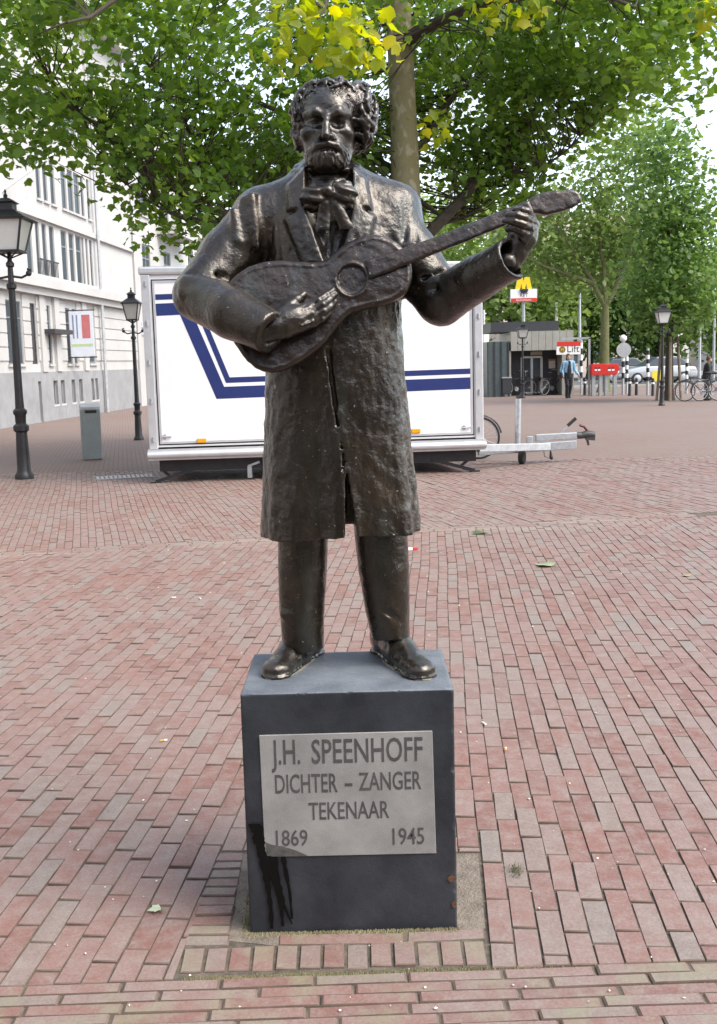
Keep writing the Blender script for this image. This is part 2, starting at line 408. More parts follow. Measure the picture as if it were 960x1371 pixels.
def far_paving_mat():
    m = bpy.data.materials.new('distant_brick_paving'); m.use_nodes = True; nt = m.node_tree; N = nt.nodes; L = nt.links; b = N['Principled BSDF']
    ge = N.new('ShaderNodeNewGeometry'); ps = ge.outputs['Position']
    mp = N.new('ShaderNodeMapping'); mp.inputs['Rotation'].default_value = (0, 0, R(78)); L.new(ps, mp.inputs['Vector'])
    br = N.new('ShaderNodeTexBrick'); br.inputs['Scale'].default_value = 1.0; br.inputs['Brick Width'].default_value = .21; br.inputs['Row Height'].default_value = .078
    br.inputs['Mortar Size'].default_value = .006; br.inputs['Color1'].default_value = (.205, .128, .104, 1); br.inputs['Color2'].default_value = (.208, .152, .130, 1); br.inputs['Mortar'].default_value = (.10, .085, .07, 1)
    L.new(mp.outputs['Vector'], br.inputs['Vector'])
    n2 = N.new('ShaderNodeTexNoise'); n2.inputs['Scale'].default_value = .35; n2.inputs['Detail'].default_value = 7; n2.inputs['Roughness'].default_value = .6; L.new(ps, n2.inputs['Vector'])
    r2 = N.new('ShaderNodeMapRange'); r2.inputs['From Min'].default_value = .40; r2.inputs['From Max'].default_value = .62; r2.inputs['To Max'].default_value = .8; L.new(n2.outputs['Fac'], r2.inputs['Value'])
    m2 = N.new('ShaderNodeMix'); m2.data_type = 'RGBA'; L.new(r2.outputs['Result'], m2.inputs['Factor']); L.new(br.outputs['Color'], m2.inputs['A']); m2.inputs['B'].default_value = (.188, .145, .128, 1)
    L.new(m2.outputs['Result'], b.inputs['Base Color']); b.inputs['Roughness'].default_value = .8
    return m
M_FAR = far_paving_mat()

def clip_poly(p, a, n):
    """keep the side of the line through a where (q-a).n <= 0"""
    out = []
    for i in range(len(p)):
        q, r = p[i], p[(i+1) % len(p)]
        dq = (q[0]-a[0])*n[0]+(q[1]-a[1])*n[1]; dr = (r[0]-a[0])*n[0]+(r[1]-a[1])*n[1]
        if dq <= 0: out.append(q)
        if (dq < 0) != (dr < 0) and dq != dr:
            t = dq/(dq-dr); out.append((q[0]+(r[0]-q[0])*t, q[1]+(r[1]-q[1])*t))
    return out
def area(p): return abs(sum(p[i][0]*p[(i+1) % len(p)][1]-p[(i+1) % len(p)][0]*p[i][1] for i in range(len(p))))/2
def brick_geo(poly, z, tilt, bev=.005, deep=.05):
    """verts, faces of one paving brick from its plan"""
    n = len(poly); cx = sum(p[0] for p in poly)/n; cy = sum(p[1] for p in poly)/n
    if sum(poly[i][0]*poly[(i+1) % n][1]-poly[(i+1) % n][0]*poly[i][1] for i in range(n)) < 0: poly = poly[::-1]
    V = []; h = lambda x, y: z + (x-cx)*tilt[0] + (y-cy)*tilt[1]
    for x, y in poly: V.append((x, y, -deep))
    for x, y in poly: V.append((x, y, h(x, y)-bev))
    for x, y in poly:
        dx, dy = x-cx, y-cy; l = math.hypot(dx, dy); k = max(0, (l-bev*1.5)/l); V.append((cx+dx*k, cy+dy*k, h(cx+dx*k, cy+dy*k)))
    F = []
    for i in range(n):
        j = (i+1) % n; F += [(i, j, n+j, n+i), (n+i, n+j, 2*n+j, 2*n+i)]
    F.append(tuple(range(2*n, 3*n)))
    return V, F          # the top face comes last
class Paving:
    def __init__(s, parent, m, indiv): s.p = parent; s.m = m; s.indiv = indiv; s.items = []
    def add(s, poly, z=0.0, tilt=(0, 0), bev=.0024, force=False): s.items.append((poly, z, tilt, bev, force))
    def flush(s, stuff_name, label):
        def key(it):
            if it[4]: return 1e9
            c = it[0]; cx = sum(q[0] for q in c)/len(c); cy = sum(q[1] for q in c)/len(c)
            inview = abs(cx) < cy*.335
            return area(c)/(cy**3)*(1 if inview else .01)
        s.items.sort(key=key, reverse=True)
        V = []; F = []; MI = []
        for i, it in enumerate(s.items):
            v, f = brick_geo(it[0], it[1], it[2], it[3])
            if i < s.indiv:
                cx = sum(q[0] for q in it[0])/len(it[0]); cy = sum(q[1] for q in it[0])/len(it[0])
                me = bpy.data.meshes.new('brick'); me.from_pydata([(a-cx, b-cy, c) for a, b, c in v], [], f); me.polygons.foreach_set('material_index', [1]*(len(f)-1)+[0])
                o = link_mesh('brick', me, [s.m, M_EDGE], s.p); o.location = (cx, cy, 0)
            else:
                n = len(V); V += v; F += [tuple(a+n for a in q) for q in f]; MI += [1]*(len(f)-1)+[0]
        if V:
            me = bpy.data.meshes.new(stuff_name); me.from_pydata(V, [], F); me.polygons.foreach_set('material_index', MI)
            o = link_mesh(stuff_name, me, [s.m, M_EDGE], s.p); o['kind'] = 'stuff'; o['label'] = label

rng = random.Random(5)
g = MB(); g.box((0, 150, -.065), (900, 700, .10)); ground = tag(g.build('ground', M_SAND), kind='structure')
# far part of the square: a sheet with the same pattern, from the end of the laid bricks to the street
def zone_poly(y0, y1): return None
BAND_A = Vector((-3.142, 9.332)); BAND_B = Vector((3.563, 10.651)); BAND_D = (BAND_B-BAND_A).normalized(); BAND_N = Vector((-BAND_D.y, BAND_D.x))
STR_A = Vector((-.977, 2.657)); STR_B = Vector((.926, 2.690)); STR_D = (STR_B-STR_A).normalized(); STR_N = Vector((-STR_D.y, STR_D.x))
PAVE_END = 17.0
m = MB(); m.prism([(-40, PAVE_END, -.004), (60, PAVE_END, -.004), (60, 62, -.004), (-40, 62, -.004)], (0, 0, -.006)); far = tag(m.build('plaza_paving', M_FAR), kind='structure')
for sx in (-1, 1):
    m = MB(); a, b = 5.2*sx, 40*sx
    m.prism([(min(a, b), -8, -.004), (max(a, b), -8, -.004), (max(a, b), PAVE_END, -.004), (min(a, b), PAVE_END, -.004)], (0, 0, -.006)); tag(m.build('plaza_paving', M_FAR), kind='structure')

def sheet(name, y0, y1):
    o = bpy.data.objects.new(name, None)
    m = MB(); m.prism([(-7, y0, -.0055), (7, y0, -.0055), (7, y1, -.0055), (-7, y1, -.0055)], (0, 0, -.006))
    o = m.build(name, M_SAND); tag(o, kind='structure'); return o
pave = sheet('brick_pavement', 2.60, PAVE_END)
SUR = (-.46, 2.895-.175, .345, 3.40)     # plan of the pedestal's own brick frame: x0, y0, x1, y1
SURL_Y = 3.17                            # beside the pedestal the frame stops here
def field(pv, ang, y0, y1, keep, jit, bl=.243, bw=.0715, gap=.0045, seed=1, cols=None):
    r = random.Random(seed); u = Vector((math.sin(ang), math.cos(ang))); w = Vector((math.cos(ang), -math.sin(ang)))
    n = int(13/bw)
    for c in range(-n, n):
        off = (.5 if c % 2 else 0)*bl + r.uniform(-.035, .035); cz = r.gauss(0, .0006)
        k0, k1 = int((y0-2)/bl)-2, int((y1+2)/bl)+2
        for k in range(k0, k1):
            ctr = w*(c*bw) + u*(k*bl+off)
            if not (y0-.3 < ctr.y < y1+.3) or abs(ctr.x) > ctr.y*.36+.75: continue
            hl = bl/2-.0034+r.uniform(-.002, .001); hw = bw/2-.0016+r.uniform(-.0010, .0005)
            a = r.gauss(0, .010); uu = Vector((math.sin(ang+a), math.cos(ang+a))); ww = Vector((math.cos(ang+a), -math.sin(ang+a)))
            # gentle waviness of the courses
            ctr = ctr + w*(.006*math.sin(ctr.y*.9+.4)+.004*math.sin(ctr.y*2.3+ctr.x*1.7))
            p = [tuple(ctr+uu*hl*sy+ww*hw*sx) for sx, sy in ((-1, -1), (1, -1), (1, 1), (-1, 1))]
            z = max(-.0028, cz + r.gauss(0, .0016)); t = (r.gauss(0, .010), r.gauss(0, .006))
            if jit and r.random() < .10:      # now and then two half bats instead of a whole brick
                pass
            p = keep(p)
            if p and len(p) >= 3 and area(p) > .0012: pv.add(p, z, t)
_g2 = lambda x, y: tuple(gpt(x, y))[:2]
EXCL = [[_g2(233, 1306), _g2(659, 1293), _g2(645, 1140), _g2(294, 1138)], [(PED_X0-.01, Y0), (PED_X1+.02, Y0), (PED_X1+.02, Y0+PED_D+.01), (PED_X0-.01, Y0+PED_D+.01)]]
def keep1(p):
    p = clip_poly(p, STR_A, (-STR_N.x, -STR_N.y)); 
    if len(p) < 3: return None
    p = clip_poly(p, BAND_A, (BAND_N.x, BAND_N.y))
    if len(p) < 3: return None
    cx = sum(q[0] for q in p)/len(p); cy = sum(q[1] for q in p)/len(p)
    for quad in EXCL:
        n = len(quad); best = None; sep = False
        for i in range(n):
            q0, q1 = quad[i], quad[(i+1) % n]; nr = (q1[1]-q0[1], -(q1[0]-q0[0]))       # outward for an anticlockwise outline
            dd = [(v[0]-q0[0])*nr[0]+(v[1]-q0[1])*nr[1] for v in p]
            if min(dd) >= 0: sep = True; break
            w = clip_poly(p, q0, (-nr[0], -nr[1]))
            if len(w) >= 3 and (best is None or area(w) > area(best)): best = w
        if sep: continue
        if best is None: return None
        p = best
    return p
pv = Paving(pave, M_BRICK, 215)
field(pv, R(4.4), 2.5, 11.2, keep1, True, seed=3)
def keep2(p):
    p = clip_poly(p, BAND_A+BAND_N*.24, (-BAND_N.x, -BAND_N.y))
    if len(p) < 3: return None
    return clip_poly(p, (0, PAVE_END-.004), (0, 1))
field(pv, R(-14), 9.2, PAVE_END, keep2, True, seed=8)
r = random.Random(77)
for row in range(3):         # the plain band that crosses the square
    x = -6.0 + r.uniform(0, .2)
    while x < 6.5:
        o = BAND_A + BAND_D*x + BAND_N*(.005+row*.078)
        if abs(o.x) < o.y*.36+.9: pv.add([tuple(o), tuple(o+BAND_D*.203), tuple(o+BAND_D*.203+BAND_N*.073), tuple(o+BAND_N*.073)], r.gauss(-.001, .001), (r.gauss(0, .005), 0))
        x += .208
pv.flush('brick_field', 'red and grey clay paving bricks laid in running courses across the square')
# edging strip of long thin bricks along the front
edge = sheet('edging_strip', 1.2, 2.60)
pe = Paving(edge, M_BRICK2, 60)
r = random.Random(21)
for row in range(16):
    x = -2.2 + r.uniform(0, .25)
    while x < 2.2:
        L_ = .245+r.uniform(-.008, .008); o = STR_A + STR_D*(x+.977) - STR_N*(.004+(row+1)*.0462)
        a = r.gauss(0, .004); d = Vector((STR_D.x-a*STR_D.y, STR_D.y+a)); n = Vector((-d.y, d.x))
        pe.add([tuple(o), tuple(o+d*L_), tuple(o+d*L_+n*.0415), tuple(o+n*.0415)], r.gauss(0, .0015), (r.gauss(0, .006), r.gauss(0, .01)), bev=.004)
        x += L_+.005
pe.flush('edging_bricks', 'long thin mossy clay bricks of the edging strip')
# frame of bricks round the foot of the pedestal
sur = thing('brick_surround', 'frame of soldier and stretcher bricks set round the foot of the pedestal', 'brick frame', (0, 0, 0))
sur['kind'] = 'structure'; del sur['category']
ps_ = Paving(sur, M_BRICK2, 80)
r = random.Random(4)
def bil(A, B, C, D, u, v):                          # point in the picture quad A (bottom left) B (bottom right) C (top right) D (top left), on the ground
    bx, by = A[0]+(B[0]-A[0])*u, A[1]+(B[1]-A[1])*u; tx, ty = D[0]+(C[0]-D[0])*u, D[1]+(C[1]-D[1])*u; return _g2(bx+(tx-bx)*v, by+(ty-by)*v)
HQ = ((238.5, 1303), (655, 1291), (649, 1257), (246, 1269))
for i in range(13):                                 # headers along the front
    u0, u1 = (i+.07)/13, (i+.93)/13; e_ = r.uniform(.0, .06); ps_.add([bil(*HQ, u0, .03+e_), bil(*HQ, u1, .03+e_*.6), bil(*HQ, u1, .97), bil(*HQ, u0, .97)], r.gauss(-.001, .002), (r.gauss(0, .02), r.gauss(0, .012)), force=True)
for (xa, ya, xb, yb, h_) in ((372, 1263, 541, 1261, 13), (544, 1260, 650, 1255, 13)):      # one course of stretchers against the foot
    ps_.add([_g2(xa, ya), _g2(xb, yb), _g2(xb-1, yb-h_), _g2(xa+1, ya-h_)], -.003, (0, .02), bev=.004, force=True)
ys_ = [1141, 1153, 1163, 1175, 1187, 1200, 1213, 1226, 1239, 1252, 1266]
for y0_, y1_ in zip(ys_, ys_[1:]):                   # stacked bricks on edge beside the pedestal
    lx = lambda y: 292-(y-1141)*.40; rx = lambda y: 327-(y-1141)*.17
    ps_.add([_g2(lx(y1_)+r.uniform(-2, 2), y1_-1.4), _g2(rx(y1_)+r.uniform(-2, 1), y1_-1.8), _g2(rx(y0_), y0_+.3), _g2(lx(y0_)+1, y0_+.6)], r.gauss(-.001, .0018), (r.gauss(0, .02), r.gauss(0, .02)), bev=.004, force=True)
ps_.flush('surround_bricks', '')
m = MB()   # mortar and sand packed between frame and stone
m.prism([_g2(x, y)+(-.0035,) for x, y in ((326, 1142), (306, 1258), (372, 1265), (374, 1246), (336, 1246), (331, 1142))], (0, 0, -.006))
m.build('mortar_bed', mat('mortar', (.185, .155, .125), .95, var=.35, vscale=18, bump=.9, bscale=120), sur); m = MB()
m.prism([_g2(x, y)+(-.0035,) for x, y in ((611, 1142), (612, 1247), (650, 1241), (640, 1141))], (0, 0, -.006))
mo = m.build('mortar_bed', mat('mortar', (.24, .215, .165)), sur)
# ------------------------------------------------------------------ pedestal
ped = thing('pedestal', 'dark bluestone block pedestal with grey inscribed plaque under the bronze guitarist', 'pedestal', ((PED_X0+PED_X1)/2, Y0+PED_D/2, 0))
def stone_mat():
    m = mat('bluestone', (.011, .0138, .0185), .42, var=.3, vscale=4, bump=.15, bscale=260, col2=(.043, .049, .059), rvar=.18)
    return m
G = SDF((PED_X0-.02, Y0-.02, -.03), (PED_X1+.025, Y0+PED_D+.02, PED_Z+.02), .0042)
_c = np.array([(PED_X0+PED_X1)/2+.0025, Y0+PED_D/2, PED_Z/2-.02]); _h = np.array([(PED_X1-PED_X0)/2, PED_D/2, PED_Z/2+.02])
def _blk(x, y, z):
    q = [np.abs(v-c)-h_+.004 for v, c, h_ in zip((x, y, z), _c, _h)]; mx_ = np.maximum(np.maximum(q[0], q[1]), q[2])
    return np.minimum(mx_, 0)+np.sqrt(sum(np.maximum(v, 0)**2 for v in q))-.004
G.fn(G.lo, G.lo+G.n*G.v, _blk)
rc = random.Random(6)
for i in range(46):                                   # knocked and worn edges
    e_ = rc.choice('ttttlrr'); t = rc.uniform(0, 1); rr = rc.uniform(.003, .008)*(1.6 if rc.random() < .12 else 1)
    c_ = {'t': (PED_X0+t*(PED_X1-PED_X0), Y0-rr*.45, PED_Z+rr*.45), 'l': (PED_X0-rr*.4, Y0-rr*.4, t*PED_Z), 'r': (PED_X1+rr*.5, Y0-rr*.4, t*PED_Z)}[e_]
    G.ell(c_, (rr*rc.uniform(.8, 2.2), rr, rr*rc.uniform(.7, 1.6)), k=.002, mode='sub')
G.push(lambda p: .0005*vnoise(p, 35, 81)+.0003*vnoise(p, 110, 82))
V, F = G.mesh(); blk = np_mesh('block', V, F, [stone_mat(), mat('sky_sheen_bluestone', (.080, .095, .115), .6, var=.3, vscale=7, bump=.3, bscale=90, col2=(.17, .19, .215))], ped, smooth=True)  # paler second stone, for the top, has the sky's sheen put into its colour
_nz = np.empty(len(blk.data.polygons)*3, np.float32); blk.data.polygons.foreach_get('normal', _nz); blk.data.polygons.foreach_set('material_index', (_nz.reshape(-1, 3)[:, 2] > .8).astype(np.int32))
m = MB(); pf = Y0-.0035
pl = [(-.292, .582), (.189, .582), (.194, .223), (-.289, .225)]
m.prism([(x, pf, z) for x, z in pl], (0, .02, 0))
plq = m.build('plaque', mat('plaque_stone', (.20, .198, .19), .66, var=.2, vscale=6, bump=.15, bscale=300, col2=(.32, .315, .30)), ped, bevel=.0012, seg=1)
M_LET = mat('engraved_letter', (.070, .066, .068), .8, var=.25, vscale=40)
def pz(px, py): q = ypt(px, py, pf); return q
lines = [('J.H.', 384, 1023, 990, 364, 402), ('SPEENHOFF', 492, 1020, 988, 418, 566), ('DICHTER', 411, 1061, 1036, 369, 452), ('-', 467, 1058, 1034, 463, 471), ('ZANGER', 522, 1057, 1033, 481, 564), ('TEKENAAR', 467, 1096, 1073, 414, 521), ('1869', 391, 1132, 1111, 370, 412), ('1945', 547, 1130, 1108, 526, 568)]
for t, cx, yb, yt, xl, xr in lines:
    a = pz(xl, yb); b = pz(xr, yb); hgt = pz(cx, yt).z - pz(cx, yb).z
    me = text_mesh(t, 1.0); 
    xs = [v.co.x for v in me.vertices]; ys = [v.co.y for v in me.vertices]; wid = max(xs)-min(xs)
    caph = .70; s_ = hgt/caph; xsq = (b.x-a.x)/(wid*s_)
    if t == '-': xsq = 1.1
    c = (a+b)/2; mid = (max(xs)+min(xs))/2*s_*xsq
    text_obj('inscription', t, s_, (c.x-mid, pf-.0004, (a.z+b.z)/2), (1, 0, 0), (0, 0, 1), M_LET, plq, xscale=xsq, depth=.0004, off=.016*s_*.5)
    bpy.data.meshes.remove(me)
M_TAR = mat('black_runny_paint', (.002, .002, .002), .55, var=.3, vscale=30, spec=.2)
m = MB()
def flat(pts, Y, th=.0012): m.prism([tuple(ypt(x, y, Y)) for x, y in pts], (0, -th, 0))
def drip(xs, w0, w1, Y):
    xs = [(xs[i][0]+(xs[i+1][0]-xs[i][0])*t/4, xs[i][1]+(xs[i+1][1]-xs[i][1])*t/4) for i in range(len(xs)-1) for t in range(4)]+[xs[-1]]
    n = len(xs); L_ = []; R_ = []
    for i, (x, y) in enumerate(xs):
        w = w0+(w1-w0)*i/(n-1); w *= rng.uniform(.65, 1.2); L_.append((x-w/2, y)); R_.append((x+w/2, y))
    for i in range(n-1): flat([L_[i], R_[i], R_[i+1], L_[i+1]], Y)
drip([(340, 1103), (344, 1110), (346, 1122), (349, 1135), (352, 1150)], 16, 13, Y0-.0045)
drip([(351, 1144), (356, 1170), (360, 1195), (363, 1220), (364, 1243)], 12, 4, Y0-.0049)
drip([(357, 1146), (367, 1170), (372, 1195), (377, 1220), (379, 1240)], 13, 4, Y0-.0053)
drip([(367, 1147), (370, 1170), (376, 1195), (381, 1215), (391, 1237)], 10, 3, Y0-.0057)
drip([(379, 1147), (383, 1170), (388, 1195), (391, 1230)], 7, 3, Y0-.0061)
dr = m.build('paint_drip', M_TAR, ped)

m = MB(); pts = [(356, 1128), (364, 1131), (378, 1133), (395, 1138), (412, 1145.5), (390, 1146.3), (357, 1146.8)]
m.prism([tuple(ypt(x, y, pf-.0003)) for x, y in pts], (0, -.0006, 0)); m.build('wet_stain', mat('wet_stone', (.085, .083, .08), .5, var=.4, vscale=60), plq)
for (x, y, w) in ((604, 1176, 5), (608, 1211, 4)):
    m = MB(); o_ = [(x+w*math.cos(a)*rng.uniform(.5, 1), y+w*1.3*math.sin(a)*rng.uniform(.5, 1)) for a in np.linspace(0, 6.0, 9)]
    m.prism([tuple(ypt(q[0], q[1], Y0-.0035)) for q in o_], (0, -.0012, 0)); m.build('rust_spot', mat('rust', (.13, .055, .025), .9, var=.4, vscale=80), ped)
# moss and dirt gathered along the foot of the stone and in the joint before the edging
V = []; F = []
def clump(x, y, s_, z=0.0):
    n = len(V); k = 5
    for a in range(k): V.append((x+s_*math.cos(a*1.257+x*99)*rng.uniform(.6, 1.4), y+s_*math.sin(a*1.257+x*99)*rng.uniform(.6, 1.4), z-.006))
    V.append((x+rng.gauss(0, s_*.3), y, z+s_*rng.uniform(.3, .9))); F.extend([(n+a, n+(a+1) % k, n+k) for a in range(k)])
for i in range(900):
    x = rng.uniform(PED_X0-.01, PED_X1+.01); clump(x, Y0-.003-abs(rng.gauss(0, .009)), rng.uniform(.0015, .0045))
for i in range(260): y = rng.uniform(Y0, Y0+.24); clump(PED_X0-.003-abs(rng.gauss(0, .012)), y, rng.uniform(.002, .005))
for i in range(1500):
    t = rng.uniform(0, 1)**.7; x = -.5+t*1.3*rng.uniform(.2, 1); o_ = STR_A+STR_D*(x+.977)+STR_N*(rng.gauss(.004, .0045)); clump(o_.x, o_.y, rng.uniform(.0015, .004), -.001)
for i in range(900): x = rng.uniform(-.9, .9); o_ = STR_A+STR_D*(x+.977)-STR_N*(.0462*rng.randint(1, 4)+rng.gauss(.002, .002)); clump(o_.x, o_.y, rng.uniform(.001, .0026), -.002)
me = bpy.data.meshes.new('moss'); me.from_pydata(V, [], F); o = link_mesh('moss', me, mat('moss_and_dirt', (.135, .125, .055), .95, var=.4, vscale=12, col2=(.27, .235, .145))); tag(o, 'olive moss and sandy dirt in the joints at the foot of the pedestal', 'moss', kind='stuff')
# ------------------------------------------------------------------ bronze statue
YS = 3.165
def Q(px, py, dy=0.0): return tuple(ypt(px, py, YS+dy))
PX = (ypt(500, 450, YS)-ypt(400, 450, YS)).length/100.0      # metres per pixel on the statue's plane
def bronze(name, col, col2, rough, bump=.5, bscale=70):
    m = bpy.data.materials.new(name); m.use_nodes = True; nt = m.node_tree; N = nt.nodes; L = nt.links; b = N['Principled BSDF']
    ge = N.new('ShaderNodeNewGeometry'); ps = ge.outputs['Position']
    n1 = N.new('ShaderNodeTexNoise'); n1.inputs['Scale'].default_value = 7; n1.inputs['Detail'].default_value = 7; n1.inputs['Roughness'].default_value = .62; L.new(ps, n1.inputs['Vector'])
    rp = N.new('ShaderNodeValToRGB'); e = rp.color_ramp.elements; e[0].position = .32; e[1].position = .70
    e[0].color = (*col, 1); e[1].color = (*col2, 1); q = e.new(.52); q.color = tuple((a+c)/2*.9 for a, c in zip(col, col2)) + (1,)
    L.new(n1.outputs['Fac'], rp.inputs['Fac'])
    # green-grey patina in runs
    mp = N.new('ShaderNodeMapping'); mp.inputs['Scale'].default_value = (16, 16, 3.2); L.new(ps, mp.inputs['Vector'])
    n2 = N.new('ShaderNodeTexNoise'); n2.inputs['Scale'].default_value = 1; n2.inputs['Detail'].default_value = 6; L.new(mp.outputs['Vector'], n2.inputs['Vector'])
    r2 = N.new('ShaderNodeMapRange'); r2.inputs['From Min'].default_value = .54; r2.inputs['From Max'].default_value = .75; r2.inputs['To Max'].default_value = .75; L.new(n2.outputs['Fac'], r2.inputs['Value'])
    mx = N.new('ShaderNodeMix'); mx.data_type = 'RGBA'; L.new(r2.outputs['Result'], mx.inputs['Factor']); L.new(rp.outputs['Color'], mx.inputs['A']); mx.inputs['B'].default_value = (.055, .062, .052, 1)
    # pale specks
    n3 = N.new('ShaderNodeTexNoise'); n3.inputs['Scale'].default_value = 95; n3.inputs['Detail'].default_value = 2; L.new(ps, n3.inputs['Vector'])
    r3 = N.new('ShaderNodeMapRange'); r3.inputs['From Min'].default_value = .70; r3.inputs['From Max'].default_value = .76; L.new(n3.outputs['Fac'], r3.inputs['Value'])
    m3 = N.new('ShaderNodeMix'); m3.data_type = 'RGBA'; L.new(r3.outputs['Result'], m3.inputs['Factor']); L.new(mx.outputs['Result'], m3.inputs['A']); m3.inputs['B'].default_value = (.25, .24, .21, 1)
    L.new(m3.outputs['Result'], b.inputs['Base Color'])
    b.inputs['Metallic'].default_value = .6
    rr = N.new('ShaderNodeMapRange'); rr.inputs['To Min'].default_value = rough-.12; rr.inputs['To Max'].default_value = rough+.16
    n5 = N.new('ShaderNodeTexNoise'); n5.inputs['Scale'].default_value = 11; n5.inputs['Detail'].default_value = 5; L.new(ps, n5.inputs['Vector']); L.new(n5.outputs['Fac'], rr.inputs['Value']); L.new(rr.outputs['Result'], b.inputs['Roughness'])
    n4 = N.new('ShaderNodeTexNoise'); n4.inputs['Scale'].default_value = bscale; n4.inputs['Detail'].default_value = 5; n4.inputs['Roughness'].default_value = .6; L.new(ps, n4.inputs['Vector'])
    bp = N.new('ShaderNodeBump'); bp.inputs['Strength'].default_value = bump; bp.inputs['Distance'].default_value = .006; L.new(n4.outputs['Fac'], bp.inputs['Height']); L.new(bp.outputs['Normal'], b.inputs['Normal'])
    b.inputs['Coat Weight'].default_value = .7; b.inputs['Coat Roughness'].default_value = .20; L.new(bp.outputs['Normal'], b.inputs['Coat Normal'])
    return m
M_BRZ = bronze('bronze_cloth', (.0125, .0095, .0072), (.050, .037, .023), .27, .38, 95)
M_BRZ_SKIN = bronze('bronze_skin', (.020, .016, .0125), (.066, .051, .037), .31, .25, 100)
M_BRZ_GTR = bronze('bronze_guitar', (.017, .0120, .009), (.054, .034, .023), .36, .28, 100)
statue = thing('statue', 'weathered bronze statue of a bearded man in a long coat playing guitar', 'statue', Q(455, 890, 0)[:2]+(PED_Z,))

# ---- coat
def zrow(py): return Q(455, py, 0)[2]
def tbl(rows):
    """rows (py, xl, xr, depth, dy) -> interpolators over z"""
    Z = []; C = []; A = []; B = []; E = []
    for py, xl, xr, b, dy in rows:
        l = Q(xl, py, dy); r_ = Q(xr, py, dy); Z.append((l[2]+r_[2])/2); C.append((l[0]+r_[0])/2); A.append((r_[0]-l[0])/2); B.append(b); E.append(YS+dy)
    o = np.argsort(Z); Z = np.array(Z)[o]; zz = np.linspace(Z[0], Z[-1], 200)
    def sm(v):
        v = np.interp(zz, Z, np.array(v)[o]); k = np.ones(13)/13; return np.convolve(np.pad(v, 6, mode='edge'), k, 'valid')
    C, A, B, E = sm(C), sm(A), sm(B), sm(E)
    return lambda z: (np.interp(z, zz, C), np.interp(z, zz, A), np.interp(z, zz, B), np.interp(z, zz, E)), zz[0], zz[-1]
lo = Q(222, 735, .28); hi = Q(712, 205, -.40)
G = SDF((lo[0], YS-.40, lo[2]), (hi[0], YS+.24, Q(439, 200)[2]), .0048)
T, z0, z1 = tbl([(232, 400, 478, .085, .01), (255, 372, 510, .095, .01), (285, 352, 532, .118, .0), (320, 352, 540, .135, -.005), (370, 354, 540, .145, -.01), (430, 353, 538, .148, -.01), (490, 355, 541, .150, -.01), (560, 354, 547, .155, -.005), (640, 351, 555, .162, 0), (713, 348, 563, .170, .005)])
def coat(x, y, z):
    zf = np.asarray(z).ravel(); c, a, b, e = [q.astype(np.float32)[None, None, :] for q in T(zf)]
    dx, dy = x-c, y-e; th = np.arctan2(dy/b, dx/a)
    low = np.clip((1.62-z)/.5, 0, 1)
    fold = np.clip(np.abs(np.sin(th))*1.25-.15, 0, 1)*low*(.070*np.sin(8*th+.9)+.030*np.sin(13*th+2.1+z*.8)) + .010*np.sin(5*th+z*6)
    q = np.sqrt((np.abs(dx)/(a*(1+fold)))**2.3+(np.abs(dy)/(b*(1+fold)))**2.3+1e-9)**(2/2.3)
    q = np.sqrt(q)
    d = (q-1)*np.minimum(a, b)
    hem = z0+.004+.006*np.sin(dx*14+1.0)+dx*.012
    return np.maximum(d, np.maximum(hem-z, z-z1))
G.fn(G.lo, G.lo+G.n*G.v, coat)
# shoulders
G.cap(Q(414, 262, .01), Q(350, 288, .01), .066, .074, k=.03); G.cap(Q(460, 255, .01), Q(530, 280, .01), .066, .074, k=.03)
G.cap(Q(437, 236, .02), Q(437, 262, .02), .078, .10, k=.05)
# arms
G.chain([Q(352, 292, .005), Q(306, 345, -.03), Q(267, 394, -.10)], [.083, .080, .072], k=.022)
G.chain([Q(267, 396, -.10), Q(312, 420, -.215), Q(360, 444, -.285)], [.071, .068, .058], k=.012)
G.chain([Q(516, 288, .005), Q(548, 340, -.02), Q(590, 402, -.06)], [.082, .078, .070], k=.022)
G.chain([Q(592, 402, -.06), Q(640, 372, -.15), Q(686, 346, -.235)], [.070, .060, .0545], k=.012)
# sleeve creases at the right elbow and armholes
for (a, b, r_) in (((252, 372, -.145), (300, 378, -.165), .008), ((244, 385, -.155), (296, 390, -.19), .007), ((250, 398, -.17), (288, 404, -.205), .006), ((278, 368, -.13), (318, 372, -.14), .009),
                   ((575, 388, -.13), (612, 384, -.10), .007), ((568, 372, -.105), (600, 362, -.10), .006), ((332, 262, -.075), (338, 330, -.085), .006), ((318, 275, -.085), (326, 318, -.105), .006), ((345, 265, -.08), (352, 345, -.13), .007),
                   ((305, 290, -.10), (311, 322, -.115), .005), ((548, 262, -.07), (541, 320, -.095), .006), ((558, 280, -.08), (556, 330, -.10), .005)):
    G.cap(Q(*a), Q(*b), r_*.85, r_*.3, k=.018, mode='sub')
for (a, b, r_) in (((248, 378, -.15), (292, 384, -.185), .010), ((246, 391, -.165), (290, 398, -.20), .009), ((326, 268, -.07), (332, 325, -.085), .010), ((312, 282, -.085), (318, 322, -.10), .009), ((338, 262, -.075), (344, 330, -.10), .009)):
    G.cap(Q(*a), Q(*b), r_*.75, r_*.3, k=.028)
